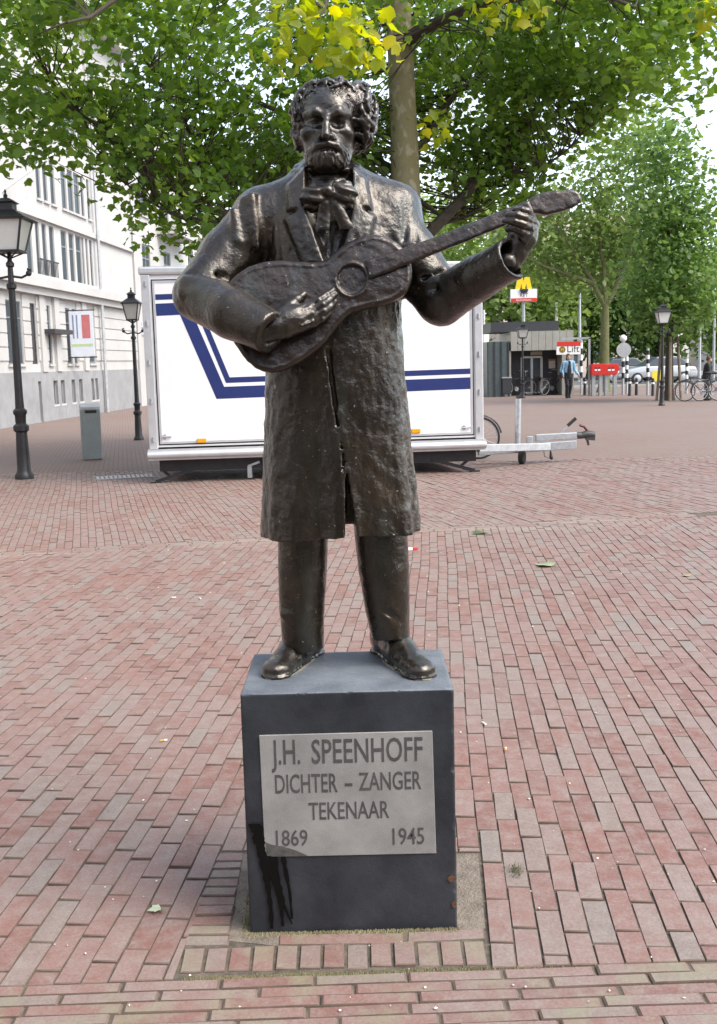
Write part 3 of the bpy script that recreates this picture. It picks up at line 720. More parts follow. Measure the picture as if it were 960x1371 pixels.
# cuffs: rim and hollow
def cuff(a, b, r_o, r_i, dp=.035):
    a, b = Vector(a), Vector(b); t = (b-a).normalized()
    G.cap(b-t*.020, b-t*.002, r_o, r_o+.002, k=.004)
    G.cap(b-t*dp, b+t*.06, r_i, r_i, k=.003, mode='sub')
    # cut the round end flat
    def f(x, y, z): return (x-b.x)*t.x+(y-b.y)*t.y+(z-b.z)*t.z
    n = np.array(b); 
    G.fn(n-.11, n+.11, lambda x, y, z: np.maximum(np.maximum(-f(x, y, z), f(x, y, z)-.10), np.sqrt((x-b.x)**2+(y-b.y)**2+(z-b.z)**2)-.105), .004, 'sub')
cuff(Q(312, 420, -.215), Q(364, 446, -.29), .054, .036, -.016)
cuff(Q(640, 372, -.15), Q(688, 345, -.24), .056, .045)
# collar
def collar(x, y, z):
    c = Q(439, 240, .0); cx, cy = c[0], YS+.008
    lean = (z-Q(439, 245)[2])
    d = np.abs(np.sqrt(((x-cx)/.080)**2+((y-cy)/.086)**2)-1.0)*.08-.012
    top = Q(439, 219)[2]+(y-cy)*.30; 
    front = (cy-.012)-y - np.abs(x-cx)*.10          # open in front
    return np.maximum(np.maximum(d, z-top), np.maximum(Q(439, 275)[2]-z, front))
G.fn((Q(439, 240)[0]-.16, YS-.16, Q(439, 290)[2]), (Q(439, 240)[0]+.16, YS+.16, Q(439, 200)[2]), collar, .012)
def stamp(poly, h, soft=.004, ylim=YS-.03):
    """raise (h > 0) or sink the front of the coat inside an outline given in picture points on the chest"""
    P = [(lambda q: (q[0], q[2]))(Q(x, y, -.12)) for x, y in poly]
    xs = [p[0] for p in P]; zs = [p[1] for p in P]
    sl, x, y, z = G.win((min(xs)-.03, YS-.3, min(zs)-.03), (max(xs)+.03, ylim, max(zs)+.03))
    d = poly_sdf(x[:, 0, 0][:, None], z[0, 0][None, :], P)
    w = np.clip(.5-d/soft/2, 0, 1)[:, None, :]
    G.D[sl] -= (h*w).astype(np.float32)
stamp([(412, 228), (411, 252), (414, 285), (425, 318), (437, 350), (452, 350), (461, 318), (468, 285), (469, 252), (466, 228)], -.014, .008)
stamp([(408, 218), (384, 243), (385, 282), (399, 281), (380, 293), (392, 322), (406, 356), (438, 356), (425, 318), (413, 285), (410, 250)], .010)
stamp([(471, 218), (491, 235), (497, 279), (486, 279), (503, 290), (495, 320), (484, 356), (452, 356), (461, 318), (467, 285), (471, 250)], .010)
stamp([(440, 268), (447, 268), (444, 350), (436, 350)], -.004)
# front edge of the buttoned-over coat, and the gap below it
cl = [(440, 470), (444, 505), (449, 540), (455, 575), (459, 610), (463, 650), (464, 690), (465, 722)]
for i in range(len(cl)-1):
    a, b = cl[i], cl[i+1]; za, zb = Q(*a)[2], Q(*b)[2]
    _, _, ba, ea = T(np.array([za])); _, _, bb, eb = T(np.array([zb])); ya = ea[0]-ba[0]-YS+.004; yb = eb[0]-bb[0]-YS+.004
    G.cap(Q(a[0], a[1], ya), Q(b[0], b[1], yb), .0065, .0065, k=.004, mode='sub')
pts = [Q(463, 622, -.17), Q(482, 740, -.17), Q(462, 740, -.17)]
wp = [(p[0], p[2]) for p in pts]
def wedge(x, y, z): return np.maximum(poly_sdf(x[:, 0, 0][:, None], z[0, 0][None, :], wp)[:, None, :], y-(YS-.05))
G.fn((wp[0][0]-.06, YS-.25, wp[1][1]), (wp[1][0]+.03, YS-.03, wp[0][1]+.02), wedge, .003, 'sub')
# hollow under the hem
zh = Q(455, 722)[2]
def hollow(x, y, z):
    zf = np.asarray(z).ravel(); c, a, b, e = [q.astype(np.float32)[None, None, :] for q in T(zf)]
    return np.maximum((np.sqrt(((x-c)/(a-.03))**2+((y-e)/(b-.03))**2)-1)*.1, z-(zh+.05))
G.fn(G.lo, (G.lo[0]+G.n[0]*G.v, G.lo[1]+G.n[1]*G.v, zh+.07), hollow, .004, 'sub')
def rough_cloth(p):
    q = p.copy(); q[:, 2] *= .45
    return .0007*vnoise(p, 30, 1)+.0010*vnoise(q, 70, 2)+.0010*vnoise(q, 10, 3)+.0009*np.abs(vnoise(p, 95, 4))
G.push(rough_cloth)
V, F = G.mesh(); np_mesh('coat', V, F, M_BRZ, statue)

# ---- trousers and shoes
lo = Q(340, 925, .0); hi = Q(590, 690, .0)
G = SDF((lo[0], YS-.22, PED_Z-.004), (hi[0], YS+.18, hi[2]), .0048)
G.chain([Q(406, 690, .0), Q(405, 760, .0), Q(404, 815, .005), Q(406, 862, .012)], [.0755, .072, .067, .0625], k=.003)
G.chain([Q(508, 690, .0), Q(514, 760, .0), Q(519, 815, .01), Q(523, 852, .016)], [.080, .075, .066, .058], k=.003)
for (a, b, r_) in (((378, 815, -.050), (404, 822, -.075), .005), ((384, 802, -.060), (398, 812, -.075), .005), ((515, 818, -.058), (546, 838, -.050), .005)):
    G.cap(Q(*a), Q(*b), r_*.6, r_*.4, k=.022, mode='sub')
for (a, b, r_) in (((380, 823, -.035), (410, 815, -.05), .006),):
    G.cap(Q(*a), Q(*b), r_, r_*.5, k=.022)
zl, zr = Q(405, 869)[2], Q(523, 856)[2]
def hemcut(x, y, z): return np.where(x < Q(462, 850)[0], z-zl-(x-Q(405, 850)[0])*.02, z-zr+(y-YS)*.15)
G.fn(G.lo, (G.lo[0]+G.n[0]*G.v, G.lo[1]+G.n[1]*G.v, max(zl, zr)+.03), hemcut, .004, 'sub')
G.push(lambda p: .0008*vnoise(p, 26, 5)+.0010*vnoise(p, 60, 6)+.0010*vnoise(p*np.array([1, 1, .4], np.float32), 10, 7))
V, F = G.mesh(); np_mesh('trousers', V, F, M_BRZ, statue)
def shoe(heel, toe, seed):
    h_ = gpt(*heel, PED_Z); t_ = gpt(*toe, PED_Z); d = (t_-h_); L_ = d.length; d.normalize()
    G = SDF((min(h_.x, t_.x)-.075, min(h_.y, t_.y)-.075, PED_Z-.012), (max(h_.x, t_.x)+.075, max(h_.y, t_.y)+.075, PED_Z+.16), .0034)
    P = lambda s, z, side=0: tuple(h_+d*s+Vector((d.y, -d.x, 0))*side+Vector((0, 0, z)))
    G.cap(P(.02, .035), P(L_*.45, .036), .042, .040, k=.02, sq=(1, 1, 1)); G.cap(P(L_*.40, .030), P(L_-.045, .022), .044, .043, k=.02, sq=(1, 1, .62))
    G.cap(P(.035, .06), P(.03, .15), .045, .052, k=.03); G.cap(P(.04, .075), P(L_*.62, .040), .040, .030, k=.03)
    G.cap(P(.0, .006), P(L_*.4, .006), .043, .040, k=.004, sq=(1, 1, .25)); G.cap(P(L_*.4, .006), P(L_-.048, .006), .042, .050, k=.004, sq=(1, 1, .25))
    sl, x, y, z = G.win(G.lo, G.lo+G.n*G.v); G.D = np.maximum(G.D, np.broadcast_to((PED_Z-.003)-z, G.D.shape)).astype(np.float32)
    G.push(lambda p: .0012*vnoise(p, 40, seed)+.0008*vnoise(p, 90, seed+1))
    V, F = G.mesh(); np_mesh('shoe', V, F, M_BRZ_SKIN, statue)
shoe((417, 874), (362, 910), 11); shoe((513, 871), (571, 911), 15)
for (hx, hy), (tx, ty) in (((417, 874), (362, 910)), ((513, 871), (571, 911))):
    h_ = gpt(hx, hy, PED_Z); t_ = gpt(tx, ty, PED_Z); d = (t_-h_).normalized(); s_ = Vector((d.y, -d.x, 0)); o = []; m = MB()
    for i in range(28):
        a = 2*math.pi*i/28; c, s2 = math.cos(a), math.sin(a); L_ = (t_-h_).length/2
        o.append(tuple((h_+t_)/2 + d*(L_+.006)*c + s_*(.050+.006*c+.003*math.sin(5*a))*s2 + Vector((0, 0, .0005))))
    m.prism(o, (0, 0, .003))
    mrt = m.build('bedding_mortar', mat('bedding_mortar', (.26, .24, .19), .95, var=.3, vscale=50, bump=.5, bscale=150), statue)

# ---- body: head, neck, hands and the figure under the clothes as one mesh
bV = []; bF = []; bn = 0
def body_add(V, F):
    global bn
    bV.append(V); bF.append(F+bn); bn += len(V)
YH = YS-.015
def hp(px, py, fwd=0.0): return tuple(ypt(px, py, YH-fwd))
c0 = hp(445, 175)
G = SDF((c0[0]-.165, YH-.16, hp(445, 262)[2]), (c0[0]+.165, YH+.135, hp(445, 92)[2]), .0023)
# hair masses first, then the face is cut into them
G.ell(hp(445, 146, -.012), (.105, .098, .077), k=.0); G.ell(hp(403, 162, -.020), (.026, .050, .066), k=.02)
G.ell(hp(483, 156, -.015), (.042, .066, .088), k=.02); G.ell(hp(446, 168, -.06), (.102, .062, .098), k=.02)
G.ell(hp(440, 182, .120), (.086, .095, .122), k=.010, mode='sub')
def waves(p):          # combed waves running back from the forehead
    c = np.array(hp(446, 165, -.02), np.float32); d = p-c; w = .05*vnoise(p, 22, 91)+.02*vnoise(p, 50, 92)
    ph = np.arctan2(d[:, 0], d[:, 2]+.03)*.09+w+d[:, 1]*.35
    return .0048*np.abs(np.sin(ph*math.pi/.0145))-.0062*vnoise(p, 36, 93)-.002*np.sin(ph*math.pi/.005)
G.push(waves)
rs = random.Random(9); ncurl = 0
lobes = [((445, 146, -.012), (.106, .099, .078), 70), ((403, 162, -.020), (.026, .050, .066), 26), ((483, 156, -.015), (.042, .066, .088), 42), ((446, 168, -.06), (.102, .062, .098), 14)]
for (c, r_, cnt) in lobes:
    cc = Vector(hp(*c))
    for i in range(cnt):
        while True:
            d = Vector((rs.gauss(0, 1), rs.gauss(0, 1), rs.gauss(0, 1))).normalized()
            p = cc + Vector((d.x*r_[0], d.y*r_[1], d.z*r_[2]))
            fx = (p.x-hp(439, 175)[0])/.078; fz = (p.z-hp(438, 180)[2])/.108
            if p.y < YH-.022 and fx*fx+fz*fz < 1.22: continue
            if p.z < hp(445, 205)[2]: continue
            break
        nrm = Vector((d.x/r_[0], d.y/r_[1], d.z/r_[2])).normalized()
        t = nrm.cross(Vector((rs.gauss(0, .5), rs.gauss(0, .4), 1))).normalized(); b_ = nrm.cross(t)
        # locks fall from the crown and curl at the end
        t = (b_*rs.uniform(.5, 1)*(-1 if b_.z > 0 else 1) + t*rs.uniform(-.9, .9)).normalized(); b_ = nrm.cross(t)
        rad = rs.uniform(.0045, .0075); ln = rs.uniform(.030, .055); cv = rs.choice((-1, 1))*rs.uniform(.15, .7); q = []; wv = rs.uniform(.1, .22); wp_ = rs.uniform(0, 6)
        for k in range(5):
            s_ = k/4; q.append(p - t*ln*.4 + t*ln*s_ + b_*ln*(cv*(s_*s_-.2)+wv*math.sin(s_*5+wp_)) + nrm*(.0005+.004*math.sin(s_*3.1)-.003*s_))
        G.chain(q, [rad*.9, rad*1.15, rad*1.1, rad*.9, rad*.5], k=.004)
# skull, jaw and features
G.ell(hp(441, 162, .0), (.079, .098, .092), k=.004); G.ell(hp(440, 190, .027), (.071, .072, .083), k=.02)
G.ell(hp(440, 144, .050), (.060, .042, .038), k=.02)
G.chain([hp(410, 154, .066), hp(422, 150, .088), hp(435, 156, .095)], [.010, .012, .010], k=.010); G.chain([hp(466, 154, .066), hp(453, 150, .088), hp(439, 156, .095)], [.010, .012, .010], k=.010)
for ex in (421, 456):
    sg = -1 if ex < 438 else 1
    G.ell(hp(ex-sg*2, 163.5, .104), (.024, .028, .0165), k=.008, mode='sub')
    G.ell(hp(ex, 164, .065), (.0160, .0160, .0140), k=.001)
    G.chain([hp(ex-8, 163.5, .072), hp(ex, 159.5, .082), hp(ex+8, 163.5, .072)], [.0034, .0046, .0034], k=.0015)     # heavy upper lid
    G.chain([hp(ex-8, 166, .070), hp(ex, 169, .078), hp(ex+8, 166, .070)], [.0026, .0032, .0026], k=.0015)
    G.chain([hp(ex-9, 173, .073), hp(ex, 176, .083), hp(ex+9, 172, .072)], [.004, .0055, .004], k=.005)            # bag under the eye
    G.ell(hp(438+sg*26, 179, .058), (.021, .026, .018), k=.014)
    G.chain([hp(438+sg*7, 182, .098), hp(438+sg*15, 191, .088), hp(438+sg*20, 201, .072)], [.0055, .0075, .0055], k=.005)   # fold from nose to mouth
G.chain([hp(437, 153, .092), hp(436.5, 166, .111), hp(436, 181, .128)], [.0075, .0095, .0115], k=.008)
G.ell(hp(429.5, 182.5, .107), (.0085, .012, .0075), k=.005); G.ell(hp(443, 182.5, .107), (.0085, .012, .0075), k=.005)
G.ell(hp(432.5, 187, .112), (.0035, .005, .003), k=.002, mode='sub'); G.ell(hp(440.5, 187, .112), (.0035, .005, .003), k=.002, mode='sub')
G.ell(hp(438, 213, .045), (.064, .058, .042), k=.012); G.ell(hp(438, 217, .066), (.042, .036, .031), k=.02)
G.chain([hp(438, 192, .106), hp(425, 196, .097), hp(415, 206, .076), hp(412, 214, .062)], [.009, .010, .008, .005], k=.006)
G.chain([hp(439, 192, .106), hp(452, 196, .097), hp(462, 206, .076), hp(465, 214, .062)], [.009, .010, .008, .005], k=.006)
G.cap(hp(429, 200.5, .110), hp(449, 200.5, .110), .0032, .0032, k=.003, mode='sub', sq=(1, 2.4, 1)); G.cap(hp(432, 205, .099), hp(446, 205, .099), .0065, .0065, k=.004)
G.ell(hp(398, 186, -.012), (.010, .022, .024), k=.006); G.ell(hp(477, 190, -.01), (.010, .022, .026), k=.006)
# strands of beard and moustache
for i in range(0):
    a = rs.uniform(-1.35, 1.35); v_ = rs.uniform(0, 1); sx = 438+math.sin(a)*30*(1-.15*v_); py = 203+v_*24-(abs(a)**2)*6
    fw = .050+.056*math.cos(a)*(1-.30*max(0, v_-.6)); dx = (sx-438)*.10+rs.uniform(-3, 3)
    if abs(sx-439) < 12 and py < 209: continue
    G.chain([hp(sx, py, fw-.001), hp(sx+dx*.6, py+5, fw+.001), hp(sx+dx+rs.uniform(-1.5, 1.5), py+rs.uniform(8, 12), fw-.006)], [.0030, .0046, .0018], k=.0014)
for i in range(18):
    s_ = rs.choice((-1, 1)); u_ = rs.uniform(0, 1); bx = 438+s_*(3+u_*20); by = 190+u_*u_*12+rs.uniform(-2, 3)
    fw = .112-.032*u_; G.chain([hp(bx, by, fw), hp(bx+s_*5, by+4, fw-.005), hp(bx+s_*8, by+9, fw-.016)], [.0026, .0038, .0015], k=.0014)
G.ell(hp(438, 246, .075), (.055, .05, .026), k=.012, mode='sub')
G.cap(hp(440, 205, -.025), hp(440, 262, -.03), .060, .066, k=.012)
G.cap(hp(440, 236, -.012), hp(440, 246, -.016), .069, .074, k=.004)     # shirt collar band
zb0, zb1, xb = hp(438, 206)[2], hp(438, 236)[2], hp(438, 215)[0]
def skin_tool(p):
    bm_ = np.clip((zb0-p[:, 2])/.012, 0, 1)*np.clip((p[:, 2]-zb1)/.008, 0, 1)*np.clip((YH-.025-p[:, 1])/.02, 0, 1)
    x = p[:, 0]-xb; x = x*(1-.25*np.clip((zb0-p[:, 2])/.05, 0, 1))+.0055*vnoise(p, 32, 23)
    return .0005*vnoise(p, 55, 21)+.0005*vnoise(p, 120, 22)+bm_*(.0021*vnoise(np.stack([x*150, p[:, 1]*70, p[:, 2]*38], 1), 1, 24)+.0018*vnoise(np.stack([x*320, p[:, 1]*150, p[:, 2]*60], 1), 1, 25))
G.push(skin_tool)
body_add(*G.mesh())
# hands
GF = -.215                                # front of the guitar relative to the statue's plane
def gy(py): return GF-(py-400)*PX*.20     # the face of the guitar leans back
def hand_grid(x0, y0, x1, y1, d0, d1):
    a = Q(x0, y1, 0); b = Q(x1, y0, 0); return SDF((a[0]-.02, YS+d0, a[2]-.02), (b[0]+.02, YS+d1, b[2]+.02), .0024)
G = hand_grid(345, 375, 460, 465, -.40, -.16)
def H(px, py, up=.0): return Q(px, py, gy(py)-up)
G.chain([H(350, 446, .045), H(372, 438, .045), H(394, 427, .042)], [.031, .030, .029], k=.012, sq=(1, .8, 1))
G.cap(H(384, 424, .040), H(416, 411, .030), .026, .0155, k=.014); G.cap(H(384, 432, .040), H(419, 420, .033), .026, .0165, k=.014); G.cap(H(386, 440, .036), H(420, 430, .028), .024, .0155, k=.014)
for f_, rr in (([(414, 410, .032), (426, 402, .036), (437, 395, .022), (446, 388, .008)], .0098), ([(419, 417, .036), (432, 408, .040), (441, 401, .024), (449, 394, .008)], .0100), ([(421, 425, .034), (433, 417, .038), (442, 410, .022), (449, 403, .008)], .0095), ([(420, 433, .028), (431, 427, .031), (439, 420, .018), (444, 414, .007)], .0085)):
    G.chain([H(*q) for q in f_], [rr*1.12, rr*1.05, rr*.95, rr*.78], k=.004)
    G.ell(H(*f_[0]), (rr*1.2, rr*1.1, rr*1.15), k=.006)
G.chain([H(378, 420, .036), H(389, 409, .030), H(398, 401, .022), H(407, 394, .010)], [.017, .0135, .0115, .0085], k=.007)
for q in ((400, 420, 414, 411), (402, 428, 418, 419), (404, 436, 419, 430)): G.cap(H(q[0], q[1], .058), H(q[2], q[3], .048), .003, .003, k=.005)
G.push(lambda p: .0009*vnoise(p, 60, 31)+.0005*vnoise(p, 130, 32))
body_add(*G.mesh())
G = hand_grid(655, 268, 730, 375, -.40, -.10)
def K(px, py, up=.0): return Q(px, py, GF+.02-up)
G.cap(Q(662, 364, -.185), K(683, 352, .0), .036, .029, k=.012); G.chain([K(683, 352, .0), K(692, 338, .005), K(703, 318, .008), K(709, 302, .002)], [.027, .026, .030, .026], k=.012, sq=(1, .85, 1))
for f_, rr in (([(712, 290, .015), (706, 283, .048), (698, 281, .055), (689, 281, .040)], .0088), ([(713, 297, .018), (704, 292, .054), (692, 288, .060), (680, 288, .044)], .0093), ([(712, 305, .018), (702, 301, .054), (689, 297, .060), (676, 296, .044)], .0093), ([(708, 314, .016), (698, 310, .046), (687, 306, .050), (679, 308, .036)], .0084)):
    G.chain([K(*q) for q in f_], [rr*1.15, rr*1.1, rr, rr*.82], k=.003)
    G.ell(K(*f_[0]), (rr*1.25, rr*1.2, rr*1.1), k=.006)
G.chain([K(692, 330, .012), K(685, 318, .006), K(684, 306, -.012), K(688, 294, -.03)], [.015, .012, .011, .0095], k=.006)
for q in ((700, 322, 712, 301), (704, 326, 714, 308), (696, 318, 708, 296)): G.cap(K(q[0], q[1], .036), K(q[2], q[3], .034), .003, .003, k=.006)
G.push(lambda p: .0009*vnoise(p, 60, 41)+.0005*vnoise(p, 130, 42))
body_add(*G.mesh())
# the figure inside the clothes
lo = Q(240, 880, 0); hi = Q(700, 230, 0)
G = SDF((lo[0], YS-.36, lo[2]), (hi[0], YS+.16, hi[2]), .014)
G.cap(Q(445, 300, .01), Q(450, 560, .0), .085, .09, k=.02); G.cap(Q(440, 240, 0), Q(440, 300, .01), .045, .07, k=.03)
for ch, rr in (([(360, 292, .005), (267, 396, -.10), (352, 441, -.27)], .04), ([(520, 290, .005), (591, 402, -.06), (680, 350, -.22)], .036), ([(415, 560, 0), (405, 720, .0), (406, 845, .02)], .045), ([(490, 560, 0), (510, 720, 0), (523, 840, .02)], .045)):
    G.chain([Q(*q) for q in ch], [rr*1.2, rr, rr*.7], k=.03)
body_add(*G.mesh())
body = np_mesh('body', np.concatenate(bV), np.concatenate(bF), M_BRZ_SKIN, statue)

# ---- loose bow tie
a = Q(396, 318, 0); b = Q(486, 222, 0)
G = SDF((a[0], YS-.25, a[2]), (b[0], YS-.02, b[2]), .0026)
D_ = -.105
def pleat(c, r_, ang, n, seed, amp=.003):
    c = np.array(Q(*c)); m_ = max(r_)+.02
    def f(x, y, z):
        px, py, pz = x-c[0], y-c[1], z-c[2]; ca, sa = math.cos(ang), math.sin(ang); u = px*ca+pz*sa; w = -px*sa+pz*ca
        q = np.sqrt((u/r_[0])**2+(py/r_[1])**2+(w/r_[2])**2)
        return (q-1)*min(r_)+amp*np.sin(w*n+u*50+seed+1.3*np.sin(u*70+seed))*np.clip(1-q*.2, 0, 1)
    G.fn(c-m_, c+m_, f, .004)
pleat((421, 262, D_-.035), (.041, .028, .031), .25, 230, 1); pleat((459, 258, D_-.035), (.040, .028, .032), -.3, 230, 2)
pleat((420, 274, D_-.025), (.028, .02, .018), .5, 260, 3); pleat((461, 271, D_-.025), (.026, .022, .022), -.7, 260, 4)
G.ell(Q(440, 256, D_-.050), (.016, .016, .018), k=.004)
for (q0, q1, w0, w1) in (((436, 264, D_-.045), (432, 304, D_-.045), .013, .020), ((444, 264, D_-.045), (463, 303, D_-.045), .013, .020), ((440, 264, D_-.04), (446, 290, D_-.04), .012, .015)):
    G.cap(Q(*q0), Q(*q1), w0, w1, k=.003, sq=(1, .45, 1))
for (q0, q1) in (((434, 268, D_-.057), (427, 298, D_-.060)), ((438, 268, D_-.057), (437, 296, D_-.060)), ((447, 270, D_-.057), (456, 300, D_-.060)), ((450, 268, D_-.057), (468, 296, D_-.058))): G.cap(Q(*q0), Q(*q1), .0035, .002, k=.003, mode='sub')
G.push(lambda p: .0014*vnoise(p, 45, 51)+.0008*vnoise(p, 110, 52))
V, F = G.mesh(); np_mesh('bow_tie', V, F, M_BRZ_SKIN, statue)

# ---- guitar
def gpoly(pts, it=2): return smooth_poly([(lambda q: (q[0], q[2]))(Q(x, y, GF)) for x, y in pts], it)
zc = Q(440, 400, GF)[2]; TAN = .20
outline = [(297, 392), (306, 376), (326, 357), (350, 349), (378, 346), (407, 349), (430, 349), (445, 340), (460, 325), (482, 314), (505, 310), (527, 318), (543, 332), (552, 350), (553, 376), (544, 394), (520, 407), (485, 414), (466, 420), (452, 437), (434, 461), (407, 483), (380, 497), (358, 500), (337, 490), (319, 467), (305, 445), (295, 420)]
OP = gpoly(outline, 1)
xs = [p[0] for p in OP]; zs = [p[1] for p in OP]
THK = .078
G = SDF((min(xs)-.02, YS+GF-.06, min(zs)-.02), (max(xs)+.02, YS+GF+THK+.06, max(zs)+.02), .0036)
d2 = poly_sdf(G.ax[0][:, None], G.ax[2][None, :], OP)[:, None, :]
yy = G.ax[1][None, :, None]-(YS+GF)-(G.ax[2][None, None, :]-zc)*TAN
belly = .006*np.exp(-np.clip(-d2, 0, 1)/.03)           # slightly arched top
dy_ = np.abs(yy-THK/2-belly/2)-(THK/2-belly/2); rr = .008
qx, qy = d2+rr, dy_+rr
G.D = (np.minimum(np.maximum(qx, qy), 0)+np.sqrt(np.maximum(qx, 0)**2+np.maximum(qy, 0)**2)-rr).astype(np.float32)
hc = Q(471, 374, GF); hr = 20.5*PX
rad = np.sqrt((G.ax[0][:, None]-hc[0])**2+(G.ax[2][None, :]-hc[2])**2)[:, None, :]
G.D = np.maximum(G.D, -np.maximum(rad-hr*.88, yy-.010)).astype(np.float32)                                    # sound hole, cast shut
G.D = (G.D - .003*np.clip(1-np.abs(rad-hr)/.006, 0, 1)*(yy < .03)).astype(np.float32)                          # rosette
G.D = (G.D - .0025*np.clip(1-np.abs(d2+.012)/.006, 0, 1)*(yy < .03)).astype(np.float32)                        # raised edge of the top
G.push(lambda p: .0012*vnoise(p, 40, 61)+.0008*vnoise(p, 100, 62))
V, F = G.mesh(); gtr = np_mesh('guitar', V, F, M_BRZ_GTR, statue)
def slab(name, pts, y_off, th, it=1, rr=.006, seed=1, flatend=False):
    P = gpoly(pts, it) if it else [(lambda q: (q[0], q[2]))(Q(x, y, GF)) for x, y in pts]
    xs = [p[0] for p in P]; zs = [p[1] for p in P]
    yc = [YS+GF+y_off+(z-zc)*TAN for z in (min(zs), max(zs))]
    G = SDF((min(xs)-.015, min(yc)-.02, min(zs)-.015), (max(xs)+.015, max(yc)+th+.02, max(zs)+.015), .0034)
    d2 = poly_sdf(G.ax[0][:, None], G.ax[2][None, :], P)[:, None, :]
    yy = G.ax[1][None, :, None]-(YS+GF+y_off)-(G.ax[2][None, None, :]-zc)*TAN
    dy_ = np.abs(yy-th/2)-th/2; qx, qy = d2+rr, dy_+rr
    G.D = (np.minimum(np.maximum(qx, qy), 0)+np.sqrt(np.maximum(qx, 0)**2+np.maximum(qy, 0)**2)-rr).astype(np.float32)
    G.push(lambda p: .0011*vnoise(p, 45, seed)+.0007*vnoise(p, 110, seed+1))
    V, F = G.mesh(); return np_mesh(name, V, F, M_BRZ_GTR, gtr)
slab('neck', [(489, 348), (520, 338), (580, 317), (640, 293), (680, 277), (712, 265), (719, 283), (676, 301), (612, 327), (550, 352), (520, 364), (494, 374)], -.012, .034, 0, .006, 71)
slab('headstock', [(706, 268), (716, 262), (724, 255), (740, 252), (758, 251), (774, 249), (783, 256), (785, 265), (776, 273), (760, 279), (745, 283), (733, 286), (722, 282), (712, 284)], -.006, .030, 1, .007, 75)
# ------------------------------------------------------------------ street, buildings
M_ASPH = mat('asphalt', (.115, .112, .11), .9, var=.2, vscale=3, bump=.2, bscale=80)
M_WHITE = mat('white_render', (.46, .452, .44), .8, var=.08, vscale=.8, bump=.05, bscale=30)
M_PLINTH = mat('grey_plinth', (.27, .272, .278), .8, var=.15, vscale=2, bump=.1, bscale=40)
M_GLASS = mat('dark_window_glass', (.05, .065, .08), .30, var=.3, vscale=.6, spec=.35)
M_FRAME = mat('window_frame', (.20, .21, .22), .6, var=.05)
M_DARK = mat('dark_joinery', (.045, .045, .05), .5, var=.2)
M_STEEL = mat('galvanised_steel', (.42, .44, .46), .42, .55, var=.18, vscale=14, rvar=.1)
M_ALU = mat('aluminium', (.62, .63, .64), .35, .5, var=.08, vscale=5, rvar=.08)
M_BLACK = mat('black_paint', (.018, .018, .020), .42, var=.3, vscale=10, rvar=.12)
M_RUBBER = mat('rubber', (.02, .02, .02), .8, var=.3)
m = MB(); m.prism([(-60, 57, .02), (140, 57, .02), (140, 78, .02), (-60, 78, .02)], (0, 0, -.06)); road = tag(m.build('road', M_ASPH), kind='structure')
m = MB(); m.prism([(-60, 78, .05), (140, 78, .05), (140, 130, .05), (-60, 130, .05)], (0, 0, -.1)); tag(m.build('far_pavement', mat('far_pavement', (.24, .22, .20), .9, var=.15, vscale=.5)), kind='structure')
m = MB(); m.box((40, 56.9, .03), (200, .2, .14)); tag(m.build('kerb', mat('kerb_stone', (.38, .37, .35), .85)), kind='structure')

